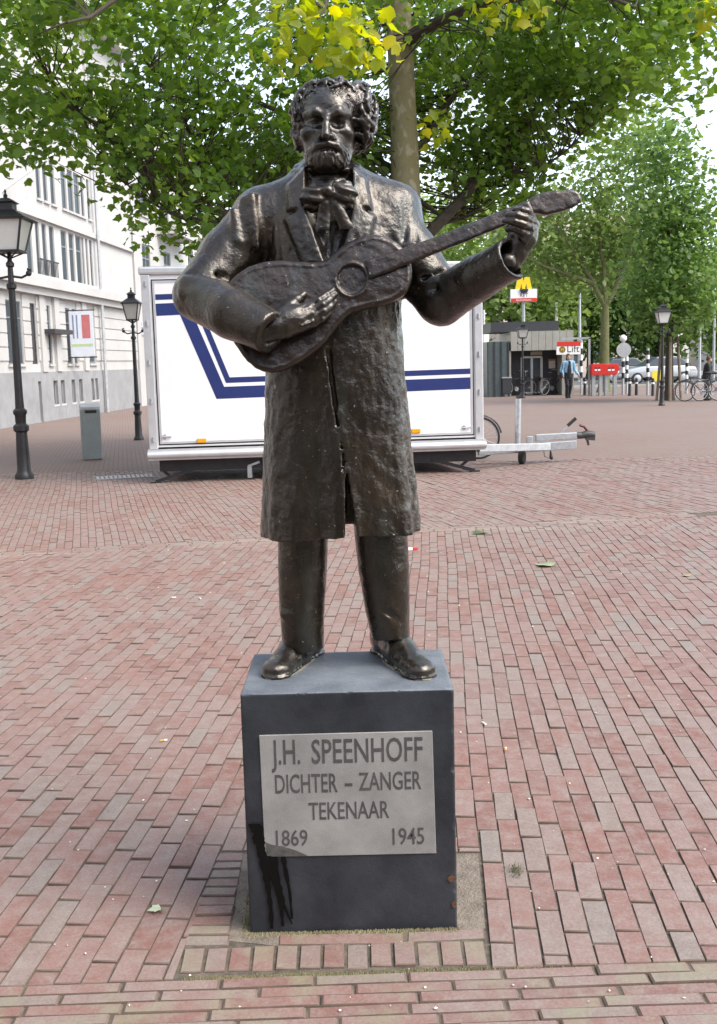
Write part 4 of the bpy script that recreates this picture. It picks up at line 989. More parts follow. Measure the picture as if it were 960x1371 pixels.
def facade(th, A, B, z0, z1, wins, m_wall, thick=.35, name='wall', rail=False, m_pane=None):
    """wall of a building from A to B with real openings; wins = [(s0, s1, za, zb, kind)] along the wall"""
    A = Vector((A[0], A[1], 0)); B = Vector((B[0], B[1], 0)); L_ = (B-A).length; d = (B-A)/L_
    n = Vector((d.y, -d.x, 0))
    if n.dot(-A) < 0: n = -n                       # towards the square
    P = lambda s, z, o=0.0: A + d*s + n*o + Vector((0, 0, z)); rec = .12
    S = sorted({0.0, L_, *[w[0] for w in wins], *[w[1] for w in wins]}); Z = sorted({z0, z1, *[w[2] for w in wins], *[w[3] for w in wins]})
    S = [s for s in S if 0 <= s <= L_]; Z = [z for z in Z if z0 <= z <= z1]
    wl = MB()
    for i in range(len(S)-1):
        for j in range(len(Z)-1):
            sc, zc_ = (S[i]+S[i+1])/2, (Z[j]+Z[j+1])/2
            if any(w[0] < sc < w[1] and w[2] < zc_ < w[3] for w in wins): continue
            wl._add([P(S[i], Z[j]), P(S[i+1], Z[j]), P(S[i+1], Z[j+1]), P(S[i], Z[j+1])], [(0, 1, 2, 3)])
    for s0, s1, za, zb, k in wins:                   # reveals
        q = [(s0, za), (s1, za), (s1, zb), (s0, zb)]
        for a in range(4):
            b = (a+1) % 4; wl._add([P(*q[a]), P(*q[b]), P(*q[b], -rec), P(*q[a], -rec)], [(0, 1, 2, 3)])
    wl._add([P(0, z0, -thick), P(L_, z0, -thick), P(L_, z1, -thick), P(0, z1, -thick)], [(3, 2, 1, 0)])
    wl._add([P(0, z1), P(L_, z1), P(L_, z1, -thick), P(0, z1, -thick)], [(0, 1, 2, 3)])
    for s in (0, L_): wl._add([P(s, z0), P(s, z1), P(s, z1, -thick), P(s, z0, -thick)], [(0, 1, 2, 3)])
    wall = wl.build(name, m_wall, th)
    for s0, s1, za, zb, k in wins:
        w, h = s1-s0, zb-za; f = MB(); t = min(.07, w*.09)
        o = -.035
        for (a0, a1, b0, b1) in ((s0, s0+t, za, zb), (s1-t, s1, za, zb), (s0+t, s1-t, za, za+t), (s0+t, s1-t, zb-t, zb)):
            f.prism([P(a0, b0, o), P(a1, b0, o), P(a1, b1, o), P(a0, b1, o)], n*-.05)
        if k == 'win' and h > 1.2:
            zt = za+h*.72; f.prism([P(s0+t, zt, o), P(s1-t, zt, o), P(s1-t, zt+t, o), P(s0+t, zt+t, o)], n*-.06)
        if k == 'win' and w > .9: f.prism([P((s0+s1)/2-t/2, za+t, o+.003), P((s0+s1)/2+t/2, za+t, o+.003), P((s0+s1)/2+t/2, zb-t, o+.003), P((s0+s1)/2-t/2, zb-t, o+.003)], n*-.06)
        fo = f.build('door' if k == 'door' else 'window', M_DARK if k == 'door' else M_FRAME, th)
        g_ = MB(); g_.prism([P(s0, za, o-.02), P(s1, za, o-.02), P(s1, zb, o-.02), P(s0, zb, o-.02)], n*-.012); g_.build('pane', M_DARK if k == 'door' else M_GLASS, fo)
        sl = MB(); sl.prism([P(s0-.06, za-.07, .07), P(s1+.06, za-.07, .07), P(s1+.06, za, .07), P(s0-.06, za, .07)], n*-.12)
        if k != 'door': sl.build('sill', m_wall, fo)
        if k == 'rail':
            b_ = MB()
            for q in np.arange(s0, s1+.01, .12): b_.bar(P(q, za, .1), P(q, za+.8, .1), .02)
            b_.bar(P(s0, za+.8, .1), P(s1, za+.8, .1), .04); b_.bar(P(s0, za+.05, .1), P(s1, za+.05, .1), .03); b_.build('railing', M_DARK, fo)
    return P, n, d, L_
FA, FB = (-10.06-.0711*42, 30.66-42.0), (-9.236+.0711*3.2, 42.25+3.2)
fa3, fd = Vector((FA[0], FA[1], 0)), (Vector((FB[0], FB[1], 0))-Vector((FA[0], FA[1], 0))).normalized()
fn_ = Vector((fd.y, -fd.x, 0))
def on_fac(px, py, off=0.0):
    """(s, z) on the white facade seen at a pixel"""
    r_ = ray(px, py); a = fa3+fn_*off; t = (a-CAMP).dot(fn_)/r_.dot(fn_); p = CAMP+r_*t
    return (p-fa3).dot(fd), p.z
cr = lambda x, y: (x*.3357, 200+y*.3357)
def win(x0, x1, yt, yb, k='win'):
    s0, zt = on_fac(*cr(x0, yt)); s1, _ = on_fac(*cr(x1, yt)); _, zb = on_fac(*cr(x0, yb)); return (s0, s1, zb, zt, k)
raw = [win(95, 118, 228, 485), win(136, 151, 262, 488, 'rail'), win(163, 180, 278, 510, 'rail'), win(193, 212, 300, 525, 'rail'), win(240, 262, 315, 555), win(272, 292, 335, 565), win(300, 322, 352, 575), win(327, 335, 405, 580), win(343, 351, 418, 588), win(359, 369, 432, 597),
       win(238, 258, 60, 222), win(265, 287, 78, 248), win(291, 312, 98, 270), win(318, 330, 118, 290), win(345, 355, 160, 312), win(135, 152, 0, 170), win(163, 180, 15, 185), win(193, 211, 35, 205),
       win(115, 138, 617, 893, 'door'), win(181, 196, 612, 832), win(208, 223, 626, 838), win(256, 276, 632, 850), win(286, 300, 642, 855), win(345, 371, 660, 868),
       win(205, 222, 915, 1010), win(235, 250, 915, 1010), win(278, 292, 918, 1040), win(308, 322, 918, 1040), win(357, 368, 915, 1000), win(373, 384, 915, 1000), win(146, 158, 948, 1088, 'door'), win(15, 40, 570, 900), win(60, 80, 590, 890)]
# align the storeys: one top and one sill height for each row
rows = {}
for w in raw:
    zm = (w[2]+w[3])/2; rows.setdefault(0 if zm < 1.35 else 1 if zm < 4.2 else 2 if zm < 6.7 else 3, []).append(w)
wins = []
for k, ws in rows.items():
    nd = [w for w in ws if w[4] != 'door'] or ws
    zb = float(np.median([w[2] for w in nd])); zt = float(np.median([w[3] for w in nd]))
    wins += [(w[0], w[1], max(zb, .5) if w[4] != 'door' else (0.02 if k == 0 else zb), zt, w[4]) for w in ws]
    if k == 3: wins += [(w[0], w[1], zb+2.55, zt+2.55, w[4]) for w in ws]
    if k in (2, 3):
        for q in range(20): wins.append((2.0+q*1.9, 2.95+q*1.9, max(zb, .5), zt, 'win'))
ztop = 14.5
bld = thing('white_building', 'white neoclassical building with tall windows, moulded cornice and grey plinth', 'building', (FA[0], FA[1], 0))
P1, n1_, d1_, L1 = facade(bld, FA, FB, 0.0, ztop, wins, M_WHITE)
def band(z0, z1, out, name, m_, s0=0.0, s1=None, par=bld, PP=None, nn=None):
    PP = PP or P1; nn = nn or n1_; s1 = L1 if s1 is None else s1; b_ = MB()
    b_.prism([PP(s0, z0, out), PP(s1, z0, out), PP(s1, z1, out), PP(s0, z1, out)], nn*-(out+.02)); return b_.build(name, m_, par)
zc1 = on_fac(*cr(200, 548))[1]
band(zc1-.12, zc1+.16, .38, 'cornice', M_WHITE); band(zc1-.34, zc1-.122, .22, 'moulding', M_WHITE); band(zc1+.162, zc1+.30, .14, 'moulding', M_WHITE)
zr3 = rows and min(w[2] for w in rows.get(3, [(0, 0, 9, 9)])); band(zr3-.32, zr3-.14, .12, 'moulding', M_WHITE); band(ztop-.8, ztop+.1, .55, 'eaves', M_WHITE)
# plinth between its openings, a little proud of the wall
pw = sorted([w for w in wins if (w[2]+w[3])/2 < 1.35], key=lambda w: w[0]); zpl = on_fac(*cr(250, 885))[1]
s = 0.0
for w in pw+[(L1, L1, 0, 0, '')]:
    if w[0]-s > .05:
        b_ = MB(); b_.prism([P1(s, 0, .06), P1(w[0], 0, .06), P1(w[0], zpl, .06), P1(s, zpl, .06)], n1_*-.08); b_.build('plinth', M_PLINTH, bld)
    if w[1] > w[0]:
        for za, zb in ((0, w[2]), (w[3], zpl)):
            if zb-za > .05:
                b_ = MB(); b_.prism([P1(w[0], za, .057), P1(w[1], za, .057), P1(w[1], zb, .057), P1(w[0], zb, .057)], n1_*-.075); b_.build('plinth', M_PLINTH, bld)
    s = w[1]
for px_ in (cr(170, 0)[0], cr(228, 0)[0], cr(338, 0)[0]):       # pilasters
    s_, _ = on_fac(px_, 480); b_ = MB(); b_.prism([P1(s_-.22, zpl+.004, .10), P1(s_+.22, zpl+.004, .10), P1(s_+.22, zc1-.345, .10), P1(s_-.22, zc1-.345, .10)], n1_*-.12); b_.build('pilaster', M_WHITE, bld)
zz_ = zpl+.35
while zz_ < zc1-.5:                                                 # shadow joints of the rusticated ground floor
    s = 0.0
    for w in sorted([w for w in wins if w[2] < zz_ < w[3]], key=lambda w: w[0])+[(L1, L1)]:
        if w[0]-s > .3:
            b_ = MB(); b_.prism([P1(s+.03, zz_, .035), P1(w[0]-.03, zz_, .035), P1(w[0]-.03, zz_+.36, .035), P1(s+.03, zz_+.36, .035)], n1_*-.05); b_.build('stone_course', M_WHITE, bld)
        s = w[1]
    zz_ += .40
sd, _ = on_fac(cr(394, 0)[0], 450); b_ = MB(); b_.tube([P1(sd, 0.0, .18), P1(sd, ztop-.9, .18)], .06, 8); b_.build('drainpipe', mat('zinc', (.45, .46, .47), .5, .4), bld, smooth=True)
b_ = MB(); a = on_fac(*cr(165, 735)); c = on_fac(*cr(238, 735)); b_.prism([P1(a[0], a[1], .05), P1(c[0], a[1], .05), P1(c[0], a[1], .45), P1(a[0], a[1], .45)], (0, 0, .14)); b_.build('door_canopy', M_DARK, bld)
# end and back walls, roof
b_ = MB(); b_.box((FA[0]-6.5, (FA[1]+FB[1])/2, ztop/2-.1), (11.0, FB[1]-FA[1]-.2, ztop-.3)); b_.build('rear_wing', M_WHITE, bld)
# hanging banner of the white building
ban = thing('banner', 'white printed banner with red letters hung on brackets from the white facade', 'banner', P1(on_fac(*cr(340, 740))[0], 0, .1))
s_, zt = on_fac(*cr(332, 645), .6); _, zb = on_fac(*cr(332, 825), .6)
b_ = MB(); b_.prism([P1(s_, zb, .10), P1(s_, zb, .90), P1(s_, zt, .90), P1(s_, zt, .10)], d1_*.03); bo = b_.build('cloth', mat('banner_white', (.66, .70, .78), .8, var=.05), ban)
b_ = MB(); 
for z in (zt+.03, zb-.03): b_ = MB(); b_.tube([P1(s_+.015, z, .0), P1(s_+.015, z, .98)], .022, 6); b_.build('bracket', M_DARK, ban)
for (o0, o1, z0_, z1_, c_) in ((.52, .80, .40, .92, (.50, .16, .16)), (.20, .25, .40, .92, (.20, .24, .36)), (.33, .38, .40, .92, (.20, .24, .36)), (.14, .86, .22, .28, (.45, .60, .30))):
    h = zt-zb; b_ = MB(); nseg = 7 if c_[0] > .5 else 1
    for q in range(nseg):
        a0 = z0_+(z1_-z0_)*q/nseg; a1 = a0+(z1_-z0_)/nseg*(.72 if nseg > 1 else 1)
        b_.prism([P1(s_, zb+h*a0, o0), P1(s_, zb+h*a0, o1), P1(s_, zb+h*a1, o1), P1(s_, zb+h*a1, o0)], d1_*-.004)
    b_.build('lettering', mat('banner_ink%d' % int(c_[0]*100), c_, .8, var=.1), bo)
# flagpole
fl = thing('flagpole', 'bare white flagpole slanting out from the upper white facade', 'flagpole', P1(on_fac(0, 258)[0], on_fac(0, 258)[1], 0))
b_ = MB(); s_, z_ = on_fac(2, 257); b_.tube([P1(s_, z_, -.05), P1(s_+.9, z_+1.3, 1.5)], [.05, .035], 8); b_.sph(P1(s_+.9, z_+1.3, 1.5), .07); b_.build('pole', mat('white_lacquer', (.7, .7, .7), .4, var=.05), fl, smooth=True)
# next building along the street: plain white with a balcony
NA = (FB[0]+.05, FB[1]+.15); NB = (FB[0]+.9, FB[1]+9.0)
b2 = thing('white_corner_house', 'plain white house with a protruding balcony beyond the drainpipe', 'building', (NA[0], NA[1], 0))
w2 = [(1.0, 2.2, .1, 2.6, 'door'), (1.2, 2.4, 4.6, 6.8, 'win'), (4.6, 5.8, 4.6, 6.8, 'win'), (1.2, 2.4, 8.0, 10.2, 'win'), (4.6, 5.8, 8.0, 10.2, 'win'), (4.2, 6.4, .9, 2.7, 'win')]
P2, n2_, d2_, L2 = facade(b2, NA, NB, 0, 12.2, w2, M_WHITE)
for z in (4.2, 7.6):
    b_ = MB(); b_.prism([P2(3.6, z, .9), P2(7.6, z, .9), P2(7.6, z+1.0, .9), P2(3.6, z+1.0, .9)], n2_*-.12); b_.prism([P2(3.6, z-.15, .9), P2(7.6, z-.15, .9), P2(7.6, z, .9), P2(3.6, z, .9)], n2_*-.92); b_.build('balcony', M_WHITE, b2)
band(2.95, 3.5, .05, 'fascia', mat('pale_fascia', (.5, .54, .58), .6), .5, 7.5, b2, P2, n2_)
b_ = MB(); b_.box((NA[0]-4.9, (NA[1]+NB[1])/2, 6.05), (8.5, 8.6, 12)); b_.build('rear_wing', M_WHITE, b2)
# terraced office block further down the street
tb = thing('terraced_block', 'pale stepped apartment block with railed roof terraces far down the street', 'building', (-13, 74, 0))
for i, (zb, zt, x0, x1, yy_) in enumerate(((0, 6.6, -20, -11.2, 66), (6.6, 10.2, -20, -10.6, 67.5), (10.2, 13.6, -20, -10.2, 69), (13.6, 17.0, -20, -12.0, 71))):
    b_ = MB(); b_.box(((x0+x1)/2, yy_+9, (zb+zt)/2), (x1-x0, 18, zt-zb-.02)); st = b_.build('storey', mat('pale_concrete', (.66, .62, .56), .8, var=.06), tb)
    if i:
        b_ = MB(); b_.box(((x0+x1)/2, yy_-.3, zb+.12), (x1-x0+.6, .6, .24)); b_.build('terrace_slab', M_WHITE, tb)
        b_ = MB(); b_.bar((x0, yy_-.5, zb+1.2), (x1, yy_-.5, zb+1.2), .06)
        for q in np.arange(x0, x1, 1.1): b_.bar((q, yy_-.5, zb+.25), (q, yy_-.5, zb+1.2), .05)
        b_.build('railing', M_DARK, tb)
        for q in range(5):
            b_ = MB(); b_.box((x1+.01, yy_+2+q*3.2, (zb+zt)/2), (.06, 2.2, 1.7)); w_ = b_.build('window', M_GLASS, tb)
# awning in front of it
aw = thing('shop_awning', 'teal shop awning glimpsed beyond the lamp post under a small tree', 'awning', (-11.5, 57.5, 0))
b_ = MB(); b_.prism([(-13.2, 57.4, 2.55), (-10.6, 57.4, 2.55), (-10.6, 57.6, 3.6), (-13.2, 57.6, 3.6)], (0, 1.2, .6)); b_.build('cover', mat('teal_canvas', (.02, .32, .36), .8), aw)
b_ = MB(); b_.bar((-13.1, 57.5, 0), (-13.1, 57.5, 2.6), .08); b_.build('post', M_DARK, aw); b_ = MB(); b_.bar((-10.7, 57.5, 0), (-10.7, 57.5, 2.6), .08); b_.build('post', M_DARK, aw)
# pale flats closing the street on the far side
for i, (x0, x1, y_, h_, c_, lab) in enumerate(((14, 30, 104, 15, (.55, .47, .40), 'cream block of flats across the street half hidden by trees'), (33, 52, 98, 11, (.66, .62, .58), 'low white terrace of shops across the street past the road signs'), (-9, 11, 118, 17, (.60, .56, .52), 'tall pale office block behind the street trees'))):
    fb = thing('far_building', lab, 'building', ((x0+x1)/2, y_, 0)); ww = []
    for r_ in range(int(h_//3.2)):
        for q in range(int((x1-x0)/2.6)): ww.append((.7+q*2.6, 2.1+q*2.6, .9+r_*3.2, 2.6+r_*3.2, 'far'))
    facade(fb, (x0, y_), (x1, y_), 0, h_, ww, mat('far_wall%d' % i, c_, .85, var=.06)); b_ = MB(); b_.box(((x0+x1)/2, y_+5.2, h_/2), (x1-x0-.1, 9.6, h_-.1)); b_.build('rear_wing', mat('far_wall%d' % i, c_), fb)

# unseen house row added behind the camera to cut the frontal sky light
hb_ = thing('unseen_brick_terrace', 'unseen dark brick house row added behind the camera to block low sky light', 'building', (2, -17, 0))
ww = [(1.2+q*2.9, 2.7+q*2.9, .9+r_*3.4, 2.9+r_*3.4, 'far') for q in range(24) for r_ in range(3)]
facade(hb_, (-34, -17), (38, -17), 0, 11.0, ww, mat('dark_house_brick', (.16, .085, .06), .85, var=.2, vscale=3)); b_ = MB(); b_.box((2, -22.3, 5.4), (71.8, 9.8, 10.8)); b_.build('rear_wing', mat('dark_house_brick', (.16, .085, .06)), hb_)
# ------------------------------------------------------------------ market trailer
TA = gpt(186, 655); TB = gpt(648, 637); TA.y = 15.0; TB.y = 15.42
ta = Vector((ypt(200, 600, 15.0).x, 15.0, 0)); tb_ = Vector((ypt(648, 600, 15.42).x, 15.42, 0)); td = (tb_-ta).normalized(); tn = Vector((td.y, -td.x, 0)); TL = (tb_-ta).length
def onT(px, py, off=0.0):
    r_ = ray(px, py); t = (ta+tn*off-CAMP).dot(tn)/r_.dot(tn); p = CAMP+r_*t; return (p-ta).dot(td), p.z
PT = lambda s, z, o=0.0: ta+td*s+tn*o+Vector((0, 0, z))
TZ1 = onT(186, 362)[1]; TZ0 = onT(203, 600)[1]
M_TWHITE = mat('white_panel', (.80, .80, .80), .32, var=.03, vscale=2, rvar=.05)
M_BLUE = mat('blue_stripe', (.016, .030, .135), .4, var=.08)
trl = thing('box_trailer', 'white box trailer with dark blue stripes parked on the square behind the statue', 'trailer', ta+td*TL/2)
TD = 2.05
def tb_box(mb, s0, s1, z0, z1, o0, o1): mb.prism([PT(s0, z0, o0), PT(s1, z0, o0), PT(s1, z1, o0), PT(s0, z1, o0)], tn*(o1-o0))
m = MB(); tb_box(m, .05, TL-.05, TZ0+.002, TZ1-.06, -.03, -TD); m.build('body', M_TWHITE, trl, bevel=.02)
m = MB(); tb_box(m, -.03, TL+.03, TZ1-.06, TZ1+.05, .02, -TD-.05); m.build('roof', M_ALU, trl, bevel=.03)
for s0 in (0.0, TL-.12):
    m = MB(); tb_box(m, s0, s0+.12, TZ0-.02, TZ1-.062, .004, -.14); fr = m.build('corner_post', M_ALU, trl, bevel=.012)
    for k in range(5):
        z = TZ0+.12+(TZ1-TZ0-.3)*k/4; h = MB(); h.tube([PT(s0+.06, z-.035, .018), PT(s0+.06, z+.035, .018)], .016, 8); h.build('hinge', M_STEEL, fr, smooth=True)
# flap: hinged display side, slightly proud, with gasket and stripes
f0, f1, fz0, fz1 = .15, TL-.15, TZ0+.05, TZ1-.14
m = MB(); tb_box(m, f0-.018, f1+.018, fz0-.018, fz1+.018, -.026, -.08); m.build('gasket', M_RUBBER, trl)
m = MB(); tb_box(m, f0, f1, fz0, fz1, -.012, -.09); flap = m.build('side_flap', M_TWHITE, trl, bevel=.006)
for (a0, a1, b0, b1) in ((f0, f0+.03, fz0, fz1), (f1-.03, f1, fz0, fz1), (f0+.03, f1-.03, fz1-.03, fz1), (f0+.03, f1-.03, fz0, fz0+.03)):
    m = MB(); tb_box(m, a0, a1, b0, b1, -.006, -.02); m.build('flap_frame', M_ALU, flap)
def stripe(pts, wv, name):
    """pts in picture points along the middle of the stripe; wv half width in metres"""
    q = [Vector(onT(*p)) for p in pts]; q[0].x = f0+.034; q[-1].x = f1-.034; n_ = len(q); Lf = []; Rt = []
    for i, p in enumerate(q):
        a = (p-q[i-1]).normalized() if i else (q[1]-p).normalized(); b = (q[i+1]-p).normalized() if i < n_-1 else a
        na, nb = Vector((-a.y, a.x)), Vector((-b.y, b.x)); mt = (na+nb).normalized(); k = wv/max(.3, mt.dot(na)); Lf.append(p+mt*k); Rt.append(p-mt*k)
    mb = MB()
    for i in range(n_-1): mb.prism([PT(c.x, c.y, -.0125) for c in (Lf[i], Lf[i+1], Rt[i+1], Rt[i])], tn*.0025)
    return mb.build(name, M_BLUE, flap)
stripe([(200, 415), (246, 413), (295, 526), (627, 513)], .082, 'stripe'); stripe([(200, 398), (258, 396), (305, 509), (627, 497)], .038, 'stripe')
for px_, py_ in ((270, 590), (557, 577)):
    s_, z_ = onT(px_, py_); m = MB(); tb_box(m, s_-.065, s_+.065, z_-.03, z_+.03, .012, -.012); m.build('marker_light', mat('amber_lens', (.75, .32, .01), .25), trl, bevel=.01)
for s_ in (f0+.10, f1-.10):
    m = MB(); m.tube([PT(s_-.06, fz0+.10, .012), PT(s_+.06, fz0+.10, .012)], .012, 8); m.bar(PT(s_-.03, fz0+.07, -.01), PT(s_-.03, fz0+.13, .01), .03); m.build('latch', M_STEEL, trl)
m = MB(); tb_box(m, -.02, TL+.02, TZ0-.17, TZ0-.022, .05, -.10); m.tube([PT(-.02, TZ0-.095, .055), PT(TL+.02, TZ0-.095, .055)], .05, 10); m.build('bumper_rail', M_ALU, trl, smooth=True)
m = MB(); tb_box(m, .12, TL-.1, TZ0-.34, TZ0-.172, -.08, -.20); tb_box(m, .12, TL-.1, TZ0-.34, TZ0-.172, -TD+.2, -TD+.08); 
for k in range(6): tb_box(m, .2+k*(TL-.5)/5, .28+k*(TL-.5)/5, TZ0-.32, TZ0-.18, -.2, -TD+.2)
m.build('chassis', M_BLACK, trl)
m = MB(); tb_box(m, .08, TL-.08, TZ0-.05, TZ0+.001, -.12, -TD+.02); m.build('floor_pan', M_BLACK, trl)
def prop(s_top, s_foot, side, brace):
    m = MB(); o = -.10 if side else -TD+.1
    m.bar(PT(s_top, TZ0-.30, o), PT(s_foot, .02, o+.02), .06, .045); m.bar(PT(s_foot-.07, .012, o+.02), PT(s_foot+.07, .012, o+.02), .10, .022); m.bar(PT(brace, TZ0-.30, o-.03), PT((s_top*.35+s_foot*.65), (TZ0-.30)*.35, o-.02), .035); m.build('prop_leg', M_BLACK, trl)
sL = onT(208, 648)[0]; sR = onT(637, 632)[0]
for sd_ in (1, 0): prop(sL+.62, sL, sd_, sL+.08); prop(sR-.62, sR, sd_, sR-.05)
for k, s_ in enumerate((onT(374, 610)[0], onT(374, 610)[0]+.72)):
    for o in (-.16, -TD+.16):
        m = MB(); c = PT(s_, .31, o)
        ax = Matrix((td, Vector((0, 0, 1)), -tn)).transposed() if True else None
        m.lathe([(.0, -.09), (.19, -.09), (.27, -.085), (.305, -.06), (.31, 0), (.305, .06), (.27, .085), (.19, .09), (0, .09)], c, 24, axis=ax); w_ = m.build('wheel', M_RUBBER, trl, smooth=True)
        m = MB(); m.lathe([(0, -.098), (.06, -.10), (.17, -.095), (.185, -.092), (.185, -.088)], c, 20, axis=ax); m.lathe([(.185, .088), (.185, .092), (.17, .095), (.06, .10), (0, .098)], c, 20, axis=ax); m.build('rim', M_STEEL, w_, smooth=True)
m = MB(); s_ = onT(374, 610)[0]-.42; m.bar(PT(s_, TZ0-.3, -.07), PT(s_, .03, -.07), .06); m.bar(PT(s_-.02, TZ0-.3, -.05), PT(s_+.14, .25, -.05), .03); m.build('corner_jack', M_STEEL, trl)
# drawbar
dz = onT(700, 600, -.9)[1]
def pd(px, py, off=-1.0): s_, z_ = onT(px, py, off); return PT(s_, z_, off)
m = MB(); a = pd(640, 604); b = pd(771, 595); m.bar(a, b, .10, .13); m.bar(pd(640, 600, -.35), pd(735, 598, -.93), .09, .11); m.bar(pd(640, 600, -1.65), pd(735, 598, -1.07), .09, .11); m.build('drawbar', M_STEEL, trl, bevel=.008)
m = MB(); m.bar(pd(717, 586), pd(772, 583), .09, .10); m.bar(pd(709, 602), pd(709, 584), .09, .05); m.build('overrun_tube', M_STEEL, trl, bevel=.01)
m = MB(); m.tube([pd(772, 583), pd(780, 583)], [.055, .05], 12); 
m.tube([pd(778, 583), pd(786, 581), pd(796, 582)], [.05, .06, .045], 12); m.bar(pd(784, 586), pd(796, 587), .07, .06); m.bar(pd(786, 588), pd(788, 596), .03); m.build('coupling', mat('cast_iron', (.05, .05, .052), .5, .3), trl, smooth=True)
m = MB(); m.tube([pd(776, 569), pd(782, 571), pd(787, 577)], .022, 8); m.build('coupling_handle', mat('maroon_plastic', (.12, .012, .02), .4), trl, smooth=True)
m = MB(); m.bar(pd(746, 587), pd(762, 568), .035, .02); hb = m.build('handbrake', M_STEEL, trl); m = MB(); m.tube([pd(760, 570), pd(771, 560)], .026, 8); m.build('grip', M_RUBBER, hb, smooth=True)
m = MB(); m.tube([pd(694, 534, -.93), pd(693, 600, -.93)], .045, 12); jt = m.build('jockey_tube', M_STEEL, trl, smooth=True)
m = MB(); m.tube([pd(697, 530, -.93), pd(692, 533, -.93)], .03, 8); m.tube([pd(697, 530, -.93), pd(698, 525, -.93)], .018, 6); m.build('jockey_handle', M_BLACK, jt)
m = MB(); c = pd(699, 619, -.93); c.z = .105; ax = Matrix((td, Vector((0, 0, 1)), -tn)).transposed(); ax = Matrix.Rotation(R(62), 3, 'Z') @ ax
m.lathe([(.0, -.04), (.09, -.042), (.105, -.025), (.105, .025), (.09, .042), (0, .04)], c, 18, axis=ax); m.build('jockey_wheel', M_RUBBER, trl, smooth=True)
m = MB(); m.bar(c+Vector((0, 0, .0)), pd(694, 602, -.93), .05, .03); m.build('wheel_fork', M_STEEL, trl)
m = MB(); m.tube([pd(737, 603), pd(738, 612), pd(739, 615)], [.008, .03, .02], 8); m.tube([pd(728, 603), pd(729, 611), pd(737, 614)], .006, 6); m.build('breakaway_cable', M_BLACK, trl)
# ------------------------------------------------------------------ bicycles
M_BIKE = mat('bicycle_paint', (.03, .03, .034), .35, var=.2); M_RIM = mat('bicycle_rim', (.55, .55, .55), .3, .6)
def bicycle(p, ang, label, group=None, lean=.06):
    root = thing('bicycle', label, 'bicycle', p, group); root.rotation_euler = (lean, 0, ang)
    O = Vector(p); v = lambda x, z, y=0.0: O+Vector((x, y, z)); r_ = .345
    for x in (-.54, .54):
        m = MB(); m.torus(v(x, r_), r_-.018, .018, (0, 1, 0), 30, 8); w = m.build('wheel', M_RUBBER, root, smooth=True)
        m = MB(); m.torus(v(x, r_), r_-.040, .010, (0, 1, 0), 30, 6); m.build('rim', M_RIM, w, smooth=True)
        m = MB()
        for k in range(18): a = 2*math.pi*k/18; m.tube([v(x, r_), v(x+math.cos(a)*(r_-.045), r_+math.sin(a)*(r_-.045))], .0022, 4)
        m.tube([v(x, r_, -.05), v(x, r_, .05)], .022, 8); m.build('spokes', M_RIM, w)
        m = MB(); pts = [v(x+math.cos(a)*(r_+.025), r_+math.sin(a)*(r_+.025)) for a in np.linspace(.2 if x > 0 else .5, 2.5 if x > 0 else 3.3, 12)]; m.tube(pts, .016, 6); m.build('mudguard', M_BIKE, root, smooth=True)
    m = MB(); bb = v(-.06, .29); st = v(-.20, .80); hd = v(.36, .82)
    for a, b, rr in ((bb, st, .016), (bb, v(.385, .70), .019), (v(-.17, .70), hd, .016), (v(-.54, r_), bb, .012), (v(-.54, r_), v(-.18, .74), .010), (hd, v(.385, .66), .019)): m.tube([a, b], rr, 8)
    m.build('frame', M_BIKE, root, smooth=True)
    m = MB(); m.tube([v(.385, .68), v(.46, .48), v(.54, r_)], [.017, .015, .011], 8); m.build('fork', M_BIKE, root, smooth=True)
    m = MB(); m.tube([v(.36, .82), v(.34, 1.02), v(.36, 1.05)], .012, 8); m.tube([v(.18, 1.04, -.30), v(.32, 1.06, -.26), v(.37, 1.05, 0), v(.32, 1.06, .26), v(.18, 1.04, .30)], .012, 8); m.build('handlebar', M_STEEL, root, smooth=True)
    m = MB(); m.tube([v(-.20, .80), v(-.225, .92)], .012, 8); m.sph(v(-.25, .95), (.13, .08, .035)); m.sph(v(-.14, .945), (.09, .035, .025)); m.build('saddle', M_RUBBER, root, smooth=True)
    m = MB()
    for y in (-.07, .07): m.tube([v(-.30, .72, y), v(-.78, .74, y)], .007, 6)
    for x in (-.4, -.52, -.64, -.76): m.tube([v(x, .735, -.07), v(x, .735, .07)], .006, 6)
    m.tube([v(-.66, .735, .06), v(-.54, r_, .06)], .007, 6); m.build('carrier', M_BIKE, root)
    m = MB(); m.tube([v(-.06, .29, -.04), v(-.06, .29, .04)], .09, 16); m.tube([v(-.06, .29, .06), v(.06, .17, .07)], .012, 6); m.tube([v(-.06, .29, -.06), v(-.18, .41, -.07)], .012, 6); m.build('crank', M_STEEL, root)
    return root
c = gpt(652, 592); c = ypt(641, 570, 17.4); bicycle((c.x-.54, 17.4, 0), R(3), 'bicycle with pale rims parked behind the trailer, one wheel showing')
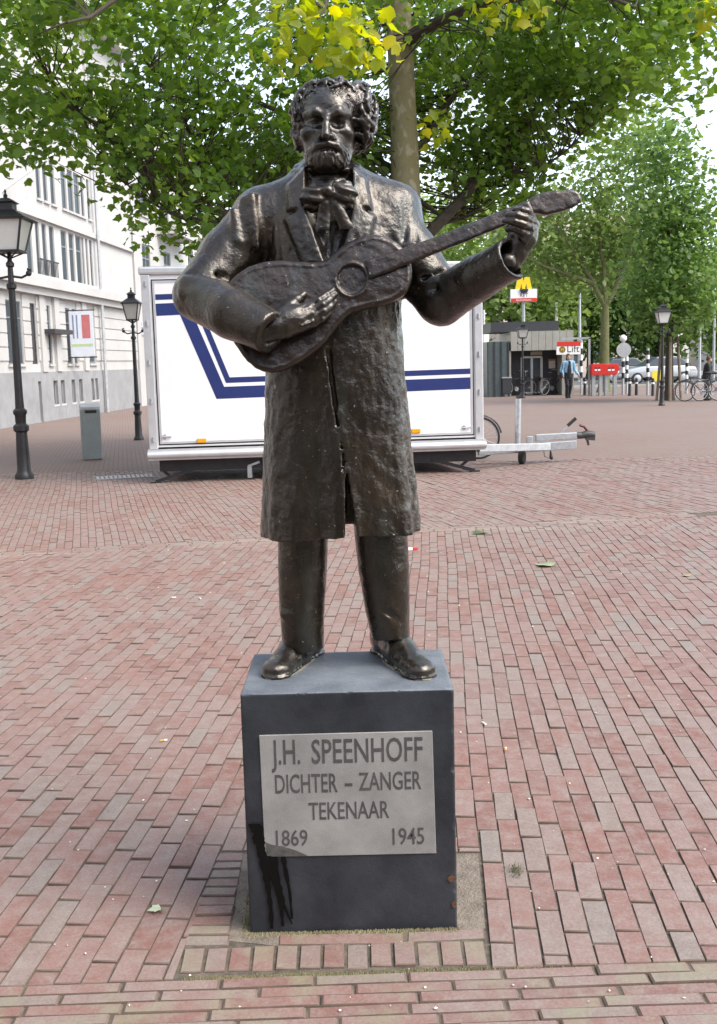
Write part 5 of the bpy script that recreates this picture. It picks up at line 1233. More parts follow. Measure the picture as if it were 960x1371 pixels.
# ------------------------------------------------------------------ lamps
M_LGLASS = mat('frosted_lantern_glass', (.62, .62, .58), .35, var=.04)
def lamp(base, Hm, label, lw, arms=True, group='old-fashioned lamp posts on the square'):
    root = thing('street_lamp', label, 'street lamp', base, group); O = Vector(base); k = Hm/4.3
    def L_(prof, n=14): m = MB(); m.lathe([(r_*k, z*Hm) for r_, z in prof], O, n); return m
    L_([(.145, 0), (.145, .012), (.125, .02), (.105, .03), (.098, .09), (.085, .165), (.118, .172), (.118, .188), (.08, .196), (.085, .225), (.105, .232), (.105, .242), (.068, .25)], 12).build('base', M_BLACK, root, smooth=True)
    L_([(.068, .25), (.062, .30), (.050, .66), (.075, .665), (.075, .678), (.045, .685), (.040, .735), (.062, .74), (.062, .75), (.034, .758), (.034, .79)], 12).build('shaft', M_BLACK, root, smooth=True)
    if arms:
        m = MB()
        for sx in (-1, 1):
            z = .705*Hm; m.tube([O+Vector((sx*.03*k, 0, z)), O+Vector((sx*.16*k, 0, z-.02)), O+Vector((sx*.27*k, 0, z+.03)), O+Vector((sx*.30*k, 0, z+.09)), O+Vector((sx*.25*k, 0, z+.10))], .018*k, 8); m.sph(O+Vector((sx*.27*k, 0, z+.04)), .045*k)
        m.build('cross_arm', M_BLACK, root, smooth=True)
    z0, z1, z2, z3 = .792*Hm, .892*Hm, .925*Hm, .965*Hm; a, b = lw*.27, lw*.42
    m = MB(); q = math.sqrt(2); m.lathe([(a*q*1.12, z0-.03*k), (a*q*1.12, z0), (a*q*.98, z0+.002)], O, 4)
    for sx in (-1, 1):
        for sy in (-1, 1):
            m.bar(O+Vector((sx*a, sy*a, z0)), O+Vector((sx*b, sy*b, z1)), .025*k); m.tube([O+Vector((0, 0, .765*Hm)), O+Vector((sx*a*.9, sy*a*.9, z0-.02*k))], .012*k, 6)
    m.lathe([(b*q*1.22, z1), (b*q*1.24, z1+.02*k), (b*q*.55, z2), (b*q*.42, z2+.01), (b*q*.42, z3-.015*Hm), (b*q*.56, z3-.012*Hm), (b*q*.30, z3), (b*q*.06, z3+.006*Hm)], O, 4)
    m.lathe([(.02*k, z3), (.035*k, z3+.012*Hm), (.012*k, z3+.02*Hm), (.02*k, z3+.027*Hm), (.002, Hm)], O, 8)
    ln = m.build('lantern', M_BLACK, root)
    for i in range(4):
        c, s_ = math.cos(i*math.pi/2), math.sin(i*math.pi/2); rt = lambda x, y: Vector((x*c-y*s_, x*s_+y*c, 0))
        m = MB(); p = [rt(-a*.93, -a*.97)+Vector((0, 0, z0+.003)), rt(a*.93, -a*.97)+Vector((0, 0, z0+.003)), rt(b*.93, -b*.97)+Vector((0, 0, z1-.003)), rt(-b*.93, -b*.97)+Vector((0, 0, z1-.003))]
        m.prism([O+w for w in p], rt(0, .006)); m.build('pane', M_LGLASS, ln)
    m = MB(); m.sph(O+Vector((0, 0, (z0+z1)/2)), (.05*k, .05*k, .10*k)); m.build('bulb', mat('lamp_bulb', (.75, .74, .68), .4), ln)
    return root
def hgt(px, yb, yt):
    g_ = gpt(px, yb); return g_, ypt(px, yt, g_.y).z
for (px, yb, yt, wpx, lab, arms) in ((33, 641, 252, 60, 'tall black lamp post with glass lantern in front of the white building', True), (186, 589, 384, 24, 'black lamp post with lantern beside the end of the trailer', True), (700, 533, 430, 17, 'black lamp post in front of the lift kiosk', True), (886, 543, 403, 21, 'black lamp post standing before the staked street tree', True)):
    g_, z_ = hgt(px, yb, yt); lamp(tuple(g_), z_, lab, wpx*g_.y/FOC)
# ------------------------------------------------------------------ steel litter post
g_, z_ = hgt(124, 615, 540); w_ = 25*g_.y/FOC
bn = thing('steel_bin', 'slim grey steel litter pillar between the lamp posts', 'bin', tuple(g_)); rz = R(20)
m = MB(); o = Vector(g_); M3 = Matrix.Rotation(rz, 3, 'Z')
m.prism([o+M3 @ Vector(q) for q in ((-w_/2, -w_*.4, 0), (w_/2, -w_*.4, 0), (w_/2, w_*.4, 0), (-w_/2, w_*.4, 0))], (0, 0, z_-.10)); m.build('body', mat('grey_coated_steel', (.27, .30, .30), .5, .2, var=.1), bn, bevel=.02)
m = MB(); q = [o+M3 @ Vector(v) for v in ((-w_/2, -w_*.4, z_-.10), (w_/2, -w_*.4, z_-.10), (w_/2, w_*.4, z_-.10), (-w_/2, w_*.4, z_-.10))]
m._add(q+[q[0]+Vector((0, 0, .04)), q[1]+Vector((0, 0, .04)), q[2]+Vector((0, 0, .10)), q[3]+Vector((0, 0, .10))], [(3, 2, 1, 0), (4, 5, 6, 7), (0, 1, 5, 4), (1, 2, 6, 5), (2, 3, 7, 6), (3, 0, 4, 7)]); hd = m.build('hood', mat('pale_steel', (.5, .52, .52), .4, .3), bn)
m = MB(); m.box(o+M3 @ Vector((0, -w_*.4-.004, z_-.14)), (w_*.6, .012, .05), rz); m.build('slot', M_BLACK, bn)
# drain grating
ga, gb = gpt(128, 641), gpt(205, 637)
gr = thing('drain_grating', 'pale steel drain grating set in the paving by the trailer', 'grating', tuple((ga+gb)/2)); ct = (ga+gb)/2; Lg = (gb-ga).length; ra = math.atan2((gb-ga).y, (gb-ga).x)
M3 = Matrix.Rotation(ra, 3, 'Z'); m = MB()
for k in range(13): m.box(ct+M3 @ Vector((-Lg/2+Lg*(k+.5)/13, 0, .006)), (Lg/13*.62, .36, .012), ra)
m.build('bars', mat('worn_grating', (.50, .49, .46), .6, .2), gr)
m = MB(); 
for sy in (-1, 1): m.box(ct+M3 @ Vector((0, sy*.20, .0055)), (Lg+.04, .035, .013), ra)
m.build('rim', M_STEEL, gr)
# ------------------------------------------------------------------ lift kiosk
KY = 45.9
def kp(px, py, y=KY): return ypt(px, py, y)
x0, x1 = kp(653, 500).x, kp(768, 500).x; zt = kp(730, 443).z; zt2 = kp(710, 433).z; xm = kp(681, 500).x; xr = kp(753, 500).x; zb = kp(720, 469).z
kio = thing('lift_kiosk', 'grey metal lift kiosk of the metro with recessed dark entrance', 'kiosk', ((x0+x1)/2, KY+2, 0))
M_KG = mat('kiosk_metal', (.36, .35, .31), .45, .4, var=.12, vscale=3); M_KD = mat('kiosk_teal', (.10, .125, .125), .35, .3, var=.2); M_KB = mat('kiosk_black', (.035, .036, .042), .5)
m = MB(); m.box(((xm+x0)/2, KY+2.0, zb*.5+.2), (xm-x0, 4.0, zb+.4)); m.build('glazed_flank', M_KD, kio)
for k in range(4):
    m = MB(); q = x0+(xm-x0)*k/3; m.bar((q, KY-.03, 0), (q, KY-.03, zb+.40), .05); m.build('mullion', M_KB, kio)
m = MB(); m.box(((xr+xm)/2, KY+2.6, zb/2), (xr-xm, 2.6, zb)); m.build('entrance_wall', M_KB, kio)
m = MB(); m.box((xr+.25, KY+1.6, zb/2), (.5, 3.0, zb)); m.build('side_pier', M_KG, kio); m = MB(); m.box((xm+.05, KY+.7, zb/2), (.12, 1.3, zb)); m.build('side_pier', M_KG, kio)
npn = 9
for k in range(npn):
    a = xm+.10+(x1-xm-.10)*k/npn; b = xm+.10+(x1-xm-.10)*(k+1)/npn; m = MB(); m.box(((a+b)/2, KY+.05, (zt+zb)/2), (b-a-.012, .10, zt-zb)); m.build('fascia_panel', M_KG, kio)
m = MB(); m.box(((xm+x1)/2+.05, KY+2.0, (zt+zb)/2), (x1-xm-.12, 3.78, zt-zb-.02)); m.build('roof_box', M_KG, kio)
m = MB(); m.box((kp(705, 440).x, KY+2.0, (zt+zt2)/2+.05), (kp(752, 440).x-kp(660, 440).x, 3.0, zt2-zt+.1)); m.build('roof_plant', M_KB, kio)
dx0, dx1 = kp(705, 500).x, kp(732, 500).x; dzt = kp(718, 478).z; Yd = KY+1.28
M_DG = mat('lift_glass', (.06, .065, .07), .12, spec=.8)
m = MB()
for q in (dx0, (dx0+dx1)/2, dx1): m.bar((q, Yd, 0), (q, Yd, dzt), .10, .06)
m.bar((dx0, Yd, dzt), (dx1, Yd, dzt), .12, .08); m.bar((dx0, Yd, .1), (dx1, Yd, .1), .2, .06); dr_ = m.build('lift_door', M_ALU, kio)
for a, b in ((dx0, (dx0+dx1)/2), ((dx0+dx1)/2, dx1)):
    m = MB(); m.box(((a+b)/2, Yd+.01, dzt/2+.05), (b-a-.1, .02, dzt-.2)); m.build('pane', M_DG, dr_)
m = MB(); a = kp(739, 487, Yd); m.box((a.x, Yd-.01, a.z), (.28, .02, .40)); m.build('poster', mat('poster_paper', (.62, .60, .58), .7), kio)
m = MB(); m.box((a.x, Yd-.022, a.z+.16), (.26, .004, .06)); m.build('poster_band', mat('poster_red', (.5, .06, .05), .6), kio)
m = MB(); a = kp(718, 473, Yd); m.box((a.x, Yd-.03, a.z), (.5, .03, .16)); m.build('lintel_sign', mat('lintel_pale', (.45, .42, .34), .6), kio)
# metro sign
MY = 47.9
ms = thing('metro_sign', 'yellow M metro sign over a white board on a pole above the kiosk', 'sign', (ypt(701, 520, MY).x, MY, 0))
m = MB(); x_ = ypt(701, 420, MY).x; m.tube([(x_, MY, 0), (x_, MY, ypt(700, 404, MY).z+.1)], .07, 8); m.build('pole', M_STEEL, ms, smooth=True)
a, b = ypt(683, 405, MY), ypt(718, 387, MY)
m = MB(); m.box(((a.x+b.x)/2, MY-.1, (a.z+b.z)/2), (b.x-a.x, .22, b.z-a.z)); bd = m.build('board', mat('sign_white', (.78, .78, .77), .4, var=.03), ms, bevel=.01)
m = MB(); m.box(((a.x+b.x)/2, MY-.215, a.z+.08), (b.x-a.x-.01, .006, .16)); m.build('red_band', mat('sign_red', (.55, .04, .03), .4), bd)
text_obj('lettering', 'RET', .24, ((a.x+b.x)/2, MY-.213, a.z+.20), (1, 0, 0), (0, 0, 1), mat('logo_dark_red', (.16, .03, .03), .5), bd, xscale=.9)
text_obj('lettering', 'Eendrachtsplein', .11, ((a.x+b.x)/2, MY-.2195, a.z+.05), (1, 0, 0), (0, 0, 1), mat('sign_white', (.78, .78, .77)), bd, xscale=.95)
mz0, mz1 = ypt(700, 388, MY).z, ypt(700, 372, MY).z; mx0, mx1 = ypt(690, 380, MY).x, ypt(711, 380, MY).x; W_, H_ = mx1-mx0, mz1-mz0
m = MB(); M_prof = [(-.02, 0), (.27, 0), (.34, .5), (.41, .02), (.59, .02), (.66, .5), (.73, 0), (1.02, 0), (.87, 1), (.58, 1), (.5, .60), (.42, 1), (.13, 1)]
m.prism([(mx0+x*W_, MY-.16, mz0+.02+z*H_) for x, z in M_prof], (0, .16, 0)); m.build('letter', mat('metro_yellow', (.78, .56, .01), .4, var=.04), ms)
m = MB(); m.prism([(mx0+.22*W_, MY-.22, mz0+.01), (mx0+.78*W_, MY-.22, mz0+.01), (mx0+.68*W_, MY-.22, mz0-.15), (mx0+.32*W_, MY-.22, mz0-.15)][::-1], (0, -.06, 0)); m.build('letter_foot', M_BLACK, ms)
# lift sign on its gallows
LY = 44.5
ls = thing('lift_sign', 'white and red hanging sign reading Lift on a grey frame', 'sign', (ypt(788, 527, LY).x, LY, 0))
xa, xb, zt_ = ypt(751, 452, LY).x, ypt(789, 452, LY).x, ypt(770, 453, LY).z
m = MB(); m.bar((xb, LY, 0), (xb, LY, zt_), .08); m.bar((xa, LY, zt_), (xb+.04, LY, zt_), .08); m.build('frame', M_STEEL, ls)
a, b = ypt(745, 475, LY-.1), ypt(777, 457, LY-.1)
m = MB(); m.box(((a.x+b.x)/2, LY-.1, (a.z+b.z)/2), (b.x-a.x, .10, b.z-a.z)); bd = m.build('board', mat('sign_white', (.78, .78, .77)), ls)
m = MB(); m.box(((a.x+b.x)/2, LY-.155, b.z-.09), (b.x-a.x-.01, .008, .18)); m.build('red_band', mat('sign_red', (.55, .04, .03)), bd)
text_obj('lettering', 'Lift', .40, (a.x+.66, LY-.153, a.z+.09), (1, 0, 0), (0, 0, 1), M_BLACK, bd)
m = MB(); m.lathe([(.13, 0), (.13, .006)], (a.x+.23, LY-.15, a.z+.20), 16, axis=Matrix.Rotation(R(90), 3, 'X')); m.build('round_symbol', mat('symbol_brown', (.20, .13, .02), .5), bd)
text_obj('lettering', 'M', .16, (a.x+.23, LY-.158, a.z+.145), (1, 0, 0), (0, 0, 1), mat('metro_yellow', (.78, .56, .01)), bd)
# ------------------------------------------------------------------ red post boxes
PY = 44.3
M_RED = mat('postbox_red', (.55, .028, .022), .38, var=.06)
for i, (pa, pb, lab, hexr) in enumerate(((791, 809, 'red post box on steel legs, flat-ended, beside the lift sign', False), (808, 829, 'red post box on steel legs with a pointed end', True))):
    a, b = ypt(pa, 502, PY), ypt(pb, 487, PY); zb_, zt_ = a.z, b.z
    pbx = thing('post_box', lab, 'post box', ((a.x+b.x)/2, PY, 0)); m = MB(); w_ = b.x-a.x
    o = [(a.x, zb_), (b.x-(.16 if hexr else 0), zb_), (b.x, (zb_*.4+zt_*.6) if hexr else zb_+.01), (b.x-(.10 if hexr else 0), zt_), (a.x, zt_)]
    m.prism([(x, PY-.2, z) for x, z in o], (0, .4, 0)); bx_ = m.build('box', M_RED, pbx, bevel=.015)
    for k in range(2):
        m = MB(); m.box((a.x+w_*(.30+.24*k), PY-.203, zb_+(zt_-zb_)*.62), (w_*.16, .008, .05)); m.build('slot', M_BLACK, bx_); m = MB(); m.box((a.x+w_*(.30+.24*k), PY-.204, zb_+(zt_-zb_)*.45), (w_*.17, .008, .07)); m.build('label_plate', mat('sign_white', (.78, .78, .77)), bx_)
    for q in (.18, .72):
        m = MB(); m.box((a.x+w_*q, PY, zb_/2), (.13, .22, zb_)); m.build('leg', M_STEEL, pbx)
# ------------------------------------------------------------------ striped posts, signs, bollards, poles
M_PW = mat('post_white', (.75, .75, .74), .5, var=.04)
def striped(px, yb, yt, label, n=6, r_=.055):
    g_, z_ = hgt(px, yb, yt); root = thing('striped_post', label, 'post', tuple(g_), 'black and white banded traffic posts')
    m = MB(); m.tube([tuple(g_), (g_.x, g_.y, z_)], r_, 10); m.build('pole', M_STEEL, root, smooth=True)
    zs_ = z_*.30; h_ = (z_*.95-zs_)/n
    for k in range(n): m = MB(); m.tube([(g_.x, g_.y, zs_+h_*k+.004), (g_.x, g_.y, zs_+h_*(k+1)-.004)], r_*1.18, 10); m.build('band', M_BLACK if k % 2 == 0 else M_PW, root, smooth=True)
    return root, g_, z_
striped(778, 528, 455, 'black and white banded post just behind the lift sign frame')
striped(867, 529, 466, 'banded post beside the lamp post before the staked tree', 7); striped(647, 530, 480, 'banded post at the end of the trailer by the red barrier')
rt, g_, z_ = striped(834, 528, 457, 'banded post carrying a round sign seen from behind', 6)
m = MB(); m.lathe([(.30, 0), (.30, .02)], (g_.x, g_.y-.08, z_-.35), 20, axis=Matrix.Rotation(R(90), 3, 'X')); m.build('round_sign', mat('sign_back_grey', (.38, .40, .41), .5, .3), rt)
m = MB(); m.sph((g_.x, g_.y, z_+.12), (.15, .15, .15)); m.build('beacon', M_PW, rt, smooth=True)
striped(839, 527, 475, 'banded post standing right next to the round-sign post', 6); striped(919, 527, 478, 'banded post near the cyclist', 6)
for px, yb, yt, lab in ((852, 529, 506, 'short dark bollard standing alone between the round sign and the lamp post'), (843, 530, 505, 'short dark bollard beside the post with the round sign'), (874, 530, 506, 'short dark bollard between the lamp post and the yellow board'), (783, 529, 505, 'short dark bollard under the Lift sign frame')):
    g_, z_ = hgt(px, yb, yt); root = thing('bollard', lab, 'bollard', tuple(g_), 'bollards along the street edge'); m = MB(); m.lathe([(.075, 0), (.065, .03), (.055, z_*.8), (.075, z_*.82), (.075, z_*.86), (.05, z_*.9), (.06, z_*.95), (.02, z_)], tuple(g_), 10); m.build('shaft', M_BLACK, root, smooth=True)
    m = MB(); m.tube([(g_.x, g_.y, z_*.66), (g_.x, g_.y, z_*.76)], .066, 10); m.build('band', M_PW, root)
for px, yb, yt, r_, lab, red in ((776, 512, 388, .09, 'tall grey lighting mast behind the lift sign', 0), (745, 512, 405, .10, 'white tram pole with red lower end behind the kiosk roof', 1), (649, 515, 415, .07, 'thin white pole beside the end of the trailer', 0), (936, 512, 425, .08, 'slender grey mast near the cyclist', 0), (955, 510, 380, .07, 'tall thin mast at the street beyond the cyclist', 0)):
    g_, z_ = hgt(px, yb, yt); root = thing('mast', lab, 'mast', tuple(g_)); m = MB(); m.tube([tuple(g_), (g_.x, g_.y, z_*.6), (g_.x, g_.y, z_)], [r_*1.3, r_, r_*.8], 8); m.build('pole', M_PW if 'white' in lab else M_STEEL, root, smooth=True)
    m = MB(); m.lathe([(r_*2, 0), (r_*2, .06), (r_*1.4, .12)], tuple(g_), 10); m.build('foot', M_STEEL, root)
    if red: m = MB(); m.tube([(g_.x, g_.y, z_*.55), (g_.x, g_.y, z_*.66)], r_*1.15, 8); m.build('red_sleeve', mat('sign_red', (.55, .04, .03)), root)
# railing and red barrier left of the kiosk
g_ = gpt(652, 528); br = thing('red_barrier', 'low red and grey barrier between the trailer and the kiosk', 'barrier', tuple(g_)); a, b = ypt(643, 522, g_.y), ypt(661, 513, g_.y)
m = MB(); m.box(((a.x+b.x)/2, g_.y, (a.z+b.z)/2), (b.x-a.x, .06, b.z-a.z)); m.build('panel', M_RED, br)
for q in (.1, .9): m = MB(); m.bar((a.x+(b.x-a.x)*q, g_.y+.05, 0), (a.x+(b.x-a.x)*q, g_.y+.05, b.z+.1), .06); m.build('post', M_STEEL, br)
g_, z_ = hgt(678, 531, 505); bn = thing('litter_bin', 'dark box-shaped litter bin at the corner of the kiosk', 'bin', tuple(g_)); m = MB(); m.box((g_.x, g_.y, z_*.55), (.38, .38, z_*.82)); m.build('body', M_KB, bn, bevel=.02)
m = MB(); m.box((g_.x, g_.y, z_*.98), (.42, .42, .05)); m.build('lid', M_STEEL, bn); m = MB(); m.box((g_.x, g_.y, z_*.07), (.16, .16, z_*.14)); m.build('foot', M_STEEL, bn)
for (px, py, ang, lab) in ((694, 530, 75, 'bicycle parked against the kiosk beside the lamp post'), (741, 529, 100, 'bicycle parked by the lift door next to the woman'), (737, 528, 96, 'second bicycle parked by the lift door, against the dark wall')):
    g_ = gpt(px, py); bicycle((g_.x, g_.y+.2, 0), R(ang-60), lab, None)
# ------------------------------------------------------------------ parked car and far kerb things
def car(p, ang, label, col):
    root = thing('car', label, 'car', p); root.rotation_euler = (0, 0, ang); O = Vector(p)
    V_ = lambda x, y, z: O+Vector((x, y, z)); mc = mat('car_paint_'+label[:8], col, .25, .2, var=.02, coat=.6)
    prof = [(-2.05, .32), (-2.08, .62), (-2.0, .86), (-1.35, .95), (.95, .95), (1.75, .80), (2.05, .62), (2.08, .34)]
    m = MB(); m.prism([V_(x, -.82, z) for x, z in prof], (0, 1.64, 0)); m.build('body', mc, root, bevel=.07, seg=3, smooth=True)
    m = MB(); c_ = [(-1.75, .93), (-1.25, 1.38), (.15, 1.42), (.95, .93)]; 
    lo_ = [V_(x, -.74 if z < 1 else -.60, z) for x, z in c_]; hi_ = [V_(x, .74 if z < 1 else .60, z) for x, z in c_]; m._add(lo_+hi_, [(3, 2, 1, 0), (4, 5, 6, 7), (0, 1, 5, 4), (1, 2, 6, 5), (2, 3, 7, 6), (3, 0, 4, 7)]); m.build('cabin', M_GLASS, root, bevel=.05)
    m = MB(); m.box(V_(-.55, 0, 1.415), (1.35, 1.16, .05)); m.build('roof', mc, root, bevel=.02)
    for x in (-1.3, 1.3):
        for y in (-.78, .78):
            m = MB(); m.lathe([(0, -.1), (.22, -.1), (.31, -.08), (.31, .08), (.22, .1), (0, .1)], V_(x, y, .31), 18, axis=Matrix.Rotation(R(90), 3, 'X')); w = m.build('wheel', M_RUBBER, root, smooth=True)
            m = MB(); m.lathe([(0, -.11), (.18, -.108), (.2, -.1), (.2, .1), (.18, .108), (0, .11)], V_(x, y, .31), 14, axis=Matrix.Rotation(R(90), 3, 'X')); m.build('rim', M_STEEL, w, smooth=True)
    for y in (-.6, .6): m = MB(); m.sph(V_(1.98, y, .66), (.12, .16, .08)); m.build('headlight', M_PW, root, smooth=True); m = MB(); m.box(V_(-2.05, y, .72), (.06, .25, .14)); m.build('tail_light', M_RED, root)
    return root
g_ = gpt(912, 516); car((g_.x, 60.5, .02), R(184), 'silver car waiting on the street behind the staked tree', (.42, .44, .46)); car((gpt(858, 512).x*62/gpt(858, 512).y, 64.5, .02), R(4), 'dark parked car on the street beyond the banded posts', (.05, .06, .08))
yc = thing('yellow_board', 'small yellow roadwork board on the far kerb beyond the lamp post', 'sign', tuple(gpt(879, 517)-Vector((0, 0, 0)))); g_ = gpt(879, 517); a, b = ypt(873, 511, g_.y), ypt(885, 496, g_.y)
m = MB(); m.box(((a.x+b.x)/2, g_.y, (a.z+b.z)/2), (b.x-a.x, .05, b.z-a.z)); m.build('panel', mat('board_yellow', (.72, .55, .04), .6), yc); m = MB(); m.bar((g_.x, g_.y+.05, 0), (g_.x, g_.y+.05, b.z), .06); m.build('post', M_STEEL, yc)
# ------------------------------------------------------------------ trees
def leaf_mat(name, c1, c2, c3, trans=.45):
    m = bpy.data.materials.new(name); m.use_nodes = True; nt = m.node_tree; N = nt.nodes; L = nt.links; b = N['Principled BSDF']; out = N['Material Output']
    ge = N.new('ShaderNodeNewGeometry'); rp = N.new('ShaderNodeValToRGB'); e = rp.color_ramp.elements; e[0].color = (*c1, 1); e[1].color = (*c3, 1); e[1].position = 1; q = e.new(.55); q.color = (*c2, 1)
    n1 = N.new('ShaderNodeTexNoise'); n1.inputs['Scale'].default_value = .9; n1.inputs['Detail'].default_value = 3; L.new(ge.outputs['Position'], n1.inputs['Vector'])
    mx = N.new('ShaderNodeMath'); mx.operation = 'MULTIPLY_ADD'; mx.inputs[1].default_value = .55; L.new(ge.outputs['Random Per Island'], mx.inputs[0])
    m2 = N.new('ShaderNodeMapRange'); m2.inputs['From Min'].default_value = .3; m2.inputs['From Max'].default_value = .7; m2.inputs['To Max'].default_value = .45; L.new(n1.outputs['Fac'], m2.inputs['Value']); L.new(m2.outputs['Result'], mx.inputs[2])
    L.new(mx.outputs[0], rp.inputs['Fac']); L.new(rp.outputs['Color'], b.inputs['Base Color']); b.inputs['Roughness'].default_value = .45
    tr = N.new('ShaderNodeBsdfTranslucent'); hs = N.new('ShaderNodeHueSaturation'); hs.inputs['Hue'].default_value = .485; hs.inputs['Saturation'].default_value = 1.1; hs.inputs['Value'].default_value = 1.9; L.new(rp.outputs['Color'], hs.inputs['Color']); L.new(hs.outputs['Color'], tr.inputs['Color'])
    ms = N.new('ShaderNodeMixShader'); ms.inputs['Fac'].default_value = trans; L.new(b.outputs['BSDF'], ms.inputs[1]); L.new(tr.outputs['BSDF'], ms.inputs[2]); L.new(ms.outputs['Shader'], out.inputs['Surface'])
    return m
M_LEAF = leaf_mat('plane_leaf', (.052, .112, .018), (.110, .205, .030), (.22, .31, .05))
M_LEAFY = leaf_mat('sunlit_tint_leaf', (.12, .19, .02), (.25, .31, .025), (.52, .46, .035), .55)  # yellower copy of the leaf with sunlight put into its colour
M_LEAFL = leaf_mat('haze_pale_leaf', (.10, .17, .045), (.165, .245, .065), (.24, .31, .10))  # haze over the far trees is put into this lighter leaf colour
M_LEAFD = leaf_mat('deep_green_leaf', (.070, .140, .036), (.115, .20, .052), (.17, .26, .075))
def bark(name, a, b_, c):
    m = mat(name, a, .85, var=.2, vscale=5, bump=.5, bscale=25, col2=b_); return m
M_BARKP = mat('plane_bark', (.20, .175, .080), .85, vscale=4.0, bump=.35, bscale=22, col2=(.25, .22, .135))
_n = M_BARKP.node_tree; _b = _n.nodes['Principled BSDF']; _src = _b.inputs['Base Color'].links[0].from_socket       # flaking pale patches
_tc = _n.nodes.new('ShaderNodeTexCoord'); _mp = _n.nodes.new('ShaderNodeMapping'); _mp.inputs['Scale'].default_value = (7, 7, 3.6); _n.links.new(_tc.outputs['Object'], _mp.inputs['Vector'])
_nz = _n.nodes.new('ShaderNodeTexNoise'); _nz.inputs['Scale'].default_value = 1.2; _nz.inputs['Detail'].default_value = 5; _n.links.new(_mp.outputs['Vector'], _nz.inputs['Vector'])
_mr = _n.nodes.new('ShaderNodeMapRange'); _mr.inputs['From Min'].default_value = .55; _mr.inputs['From Max'].default_value = .64; _n.links.new(_nz.outputs['Fac'], _mr.inputs['Value'])
_mx = _n.nodes.new('ShaderNodeMix'); _mx.data_type = 'RGBA'; _n.links.new(_mr.outputs['Result'], _mx.inputs['Factor']); _n.links.new(_src, _mx.inputs['A']); _mx.inputs['B'].default_value = (.34, .30, .21, 1); _n.links.new(_mx.outputs['Result'], _b.inputs['Base Color'])
M_BARK = mat('dark_bark', (.055, .042, .03), .9, var=.4, vscale=8, bump=.6, bscale=40); M_BARKG = mat('mossy_bark', (.11, .115, .045), .9, var=.3, vscale=6, bump=.5, bscale=30)
LEAF5 = np.array([(0, 0), (.20, .03), (.44, .08), (.43, .27), (.56, .53), (.33, .57), (.20, .74), (0, 1.0), (-.20, .74), (-.33, .57), (-.56, .53), (-.43, .27), (-.44, .08), (-.20, .03)])
LEAF2 = np.array([(0, 0), (.32, .38), (.20, .78), (0, 1), (-.22, .72), (-.30, .35)])
def leaves(C, size, rg, shape=LEAF5, droop=.5):
    """leaf mesh arrays: one folded, pointed leaf at each point of C"""
    n = len(C); k = len(shape); s_ = size*rg.uniform(.6, 1.2, n)
    az = rg.uniform(0, 2*np.pi, n); pit = rg.normal(-droop, .55, n); rol = rg.normal(0, .6, n)
    T = np.stack([np.cos(az)*np.cos(pit), np.sin(az)*np.cos(pit), np.sin(pit)], 1); Sd = np.stack([-np.sin(az), np.cos(az), np.zeros(n)], 1); U = np.cross(Sd, T)
    S2 = Sd*np.cos(rol)[:, None]+U*np.sin(rol)[:, None]; U2 = np.cross(S2, T)
    x = shape[:, 0]; y = shape[:, 1]; zf = .22*np.abs(x)-.25*(y-.3)**2
    ctr = np.array([0, .36, 0]); P = np.concatenate([np.stack([x, y, zf], 1), [ctr]])
    V = C[:, None, :]+s_[:, None, None]*(P[None, :, 0:1]*S2[:, None, :]+P[None, :, 1:2]*T[:, None, :]+P[None, :, 2:3]*U2[:, None, :])
    f = np.array([(i, (i+1) % k, k) for i in range(k)]); F = (f[None]+(np.arange(n)*(k+1))[:, None, None]).reshape(-1, 3)
    return V.reshape(-1, 3), F
def clusters(lobes, rg, hollow=.55):
    out = []
    for c, r_, n in lobes:
        d = rg.normal(size=(n, 3)); d /= np.linalg.norm(d, axis=1)[:, None]; q = rg.uniform(hollow**3, 1, n)**(1/3); out.append(np.array(c)+d*q[:, None]*np.array(r_))
    return np.concatenate(out)
def twigs(Cl, nodes, rg, m_, parent, r0=.014, maxlen=3.0):
    nodes = np.array(nodes); mb = MB(); used = np.zeros(len(nodes))
    for p in Cl:
        d = np.linalg.norm(nodes-p-np.array([0, 0, -.3]), axis=1)+used*.25; i = int(np.argmin(d)); used[i] += 1
        if d[i] > maxlen: continue
        a = nodes[i]; mid = (a+p)/2+rg.normal(0, .12, 3)+np.array([0, 0, .10]); mb.tube([a, mid, p], [r0, r0*.7, r0*.3], 4, caps=False)
    o = mb.build('twigs', m_, parent); o['kind'] = 'stuff'; return o
def resample(pts, rs_, n):
    pts = np.array(pts, float); t = np.linspace(0, len(pts)-1, n); P = np.stack([np.interp(t, range(len(pts)), pts[:, i]) for i in range(3)], 1)
    for _ in range(2): P[1:-1] = (P[:-2]+2*P[1:-1]+P[2:])/4
    return P, np.interp(np.linspace(0, 1, n), np.linspace(0, 1, len(rs_)), rs_)
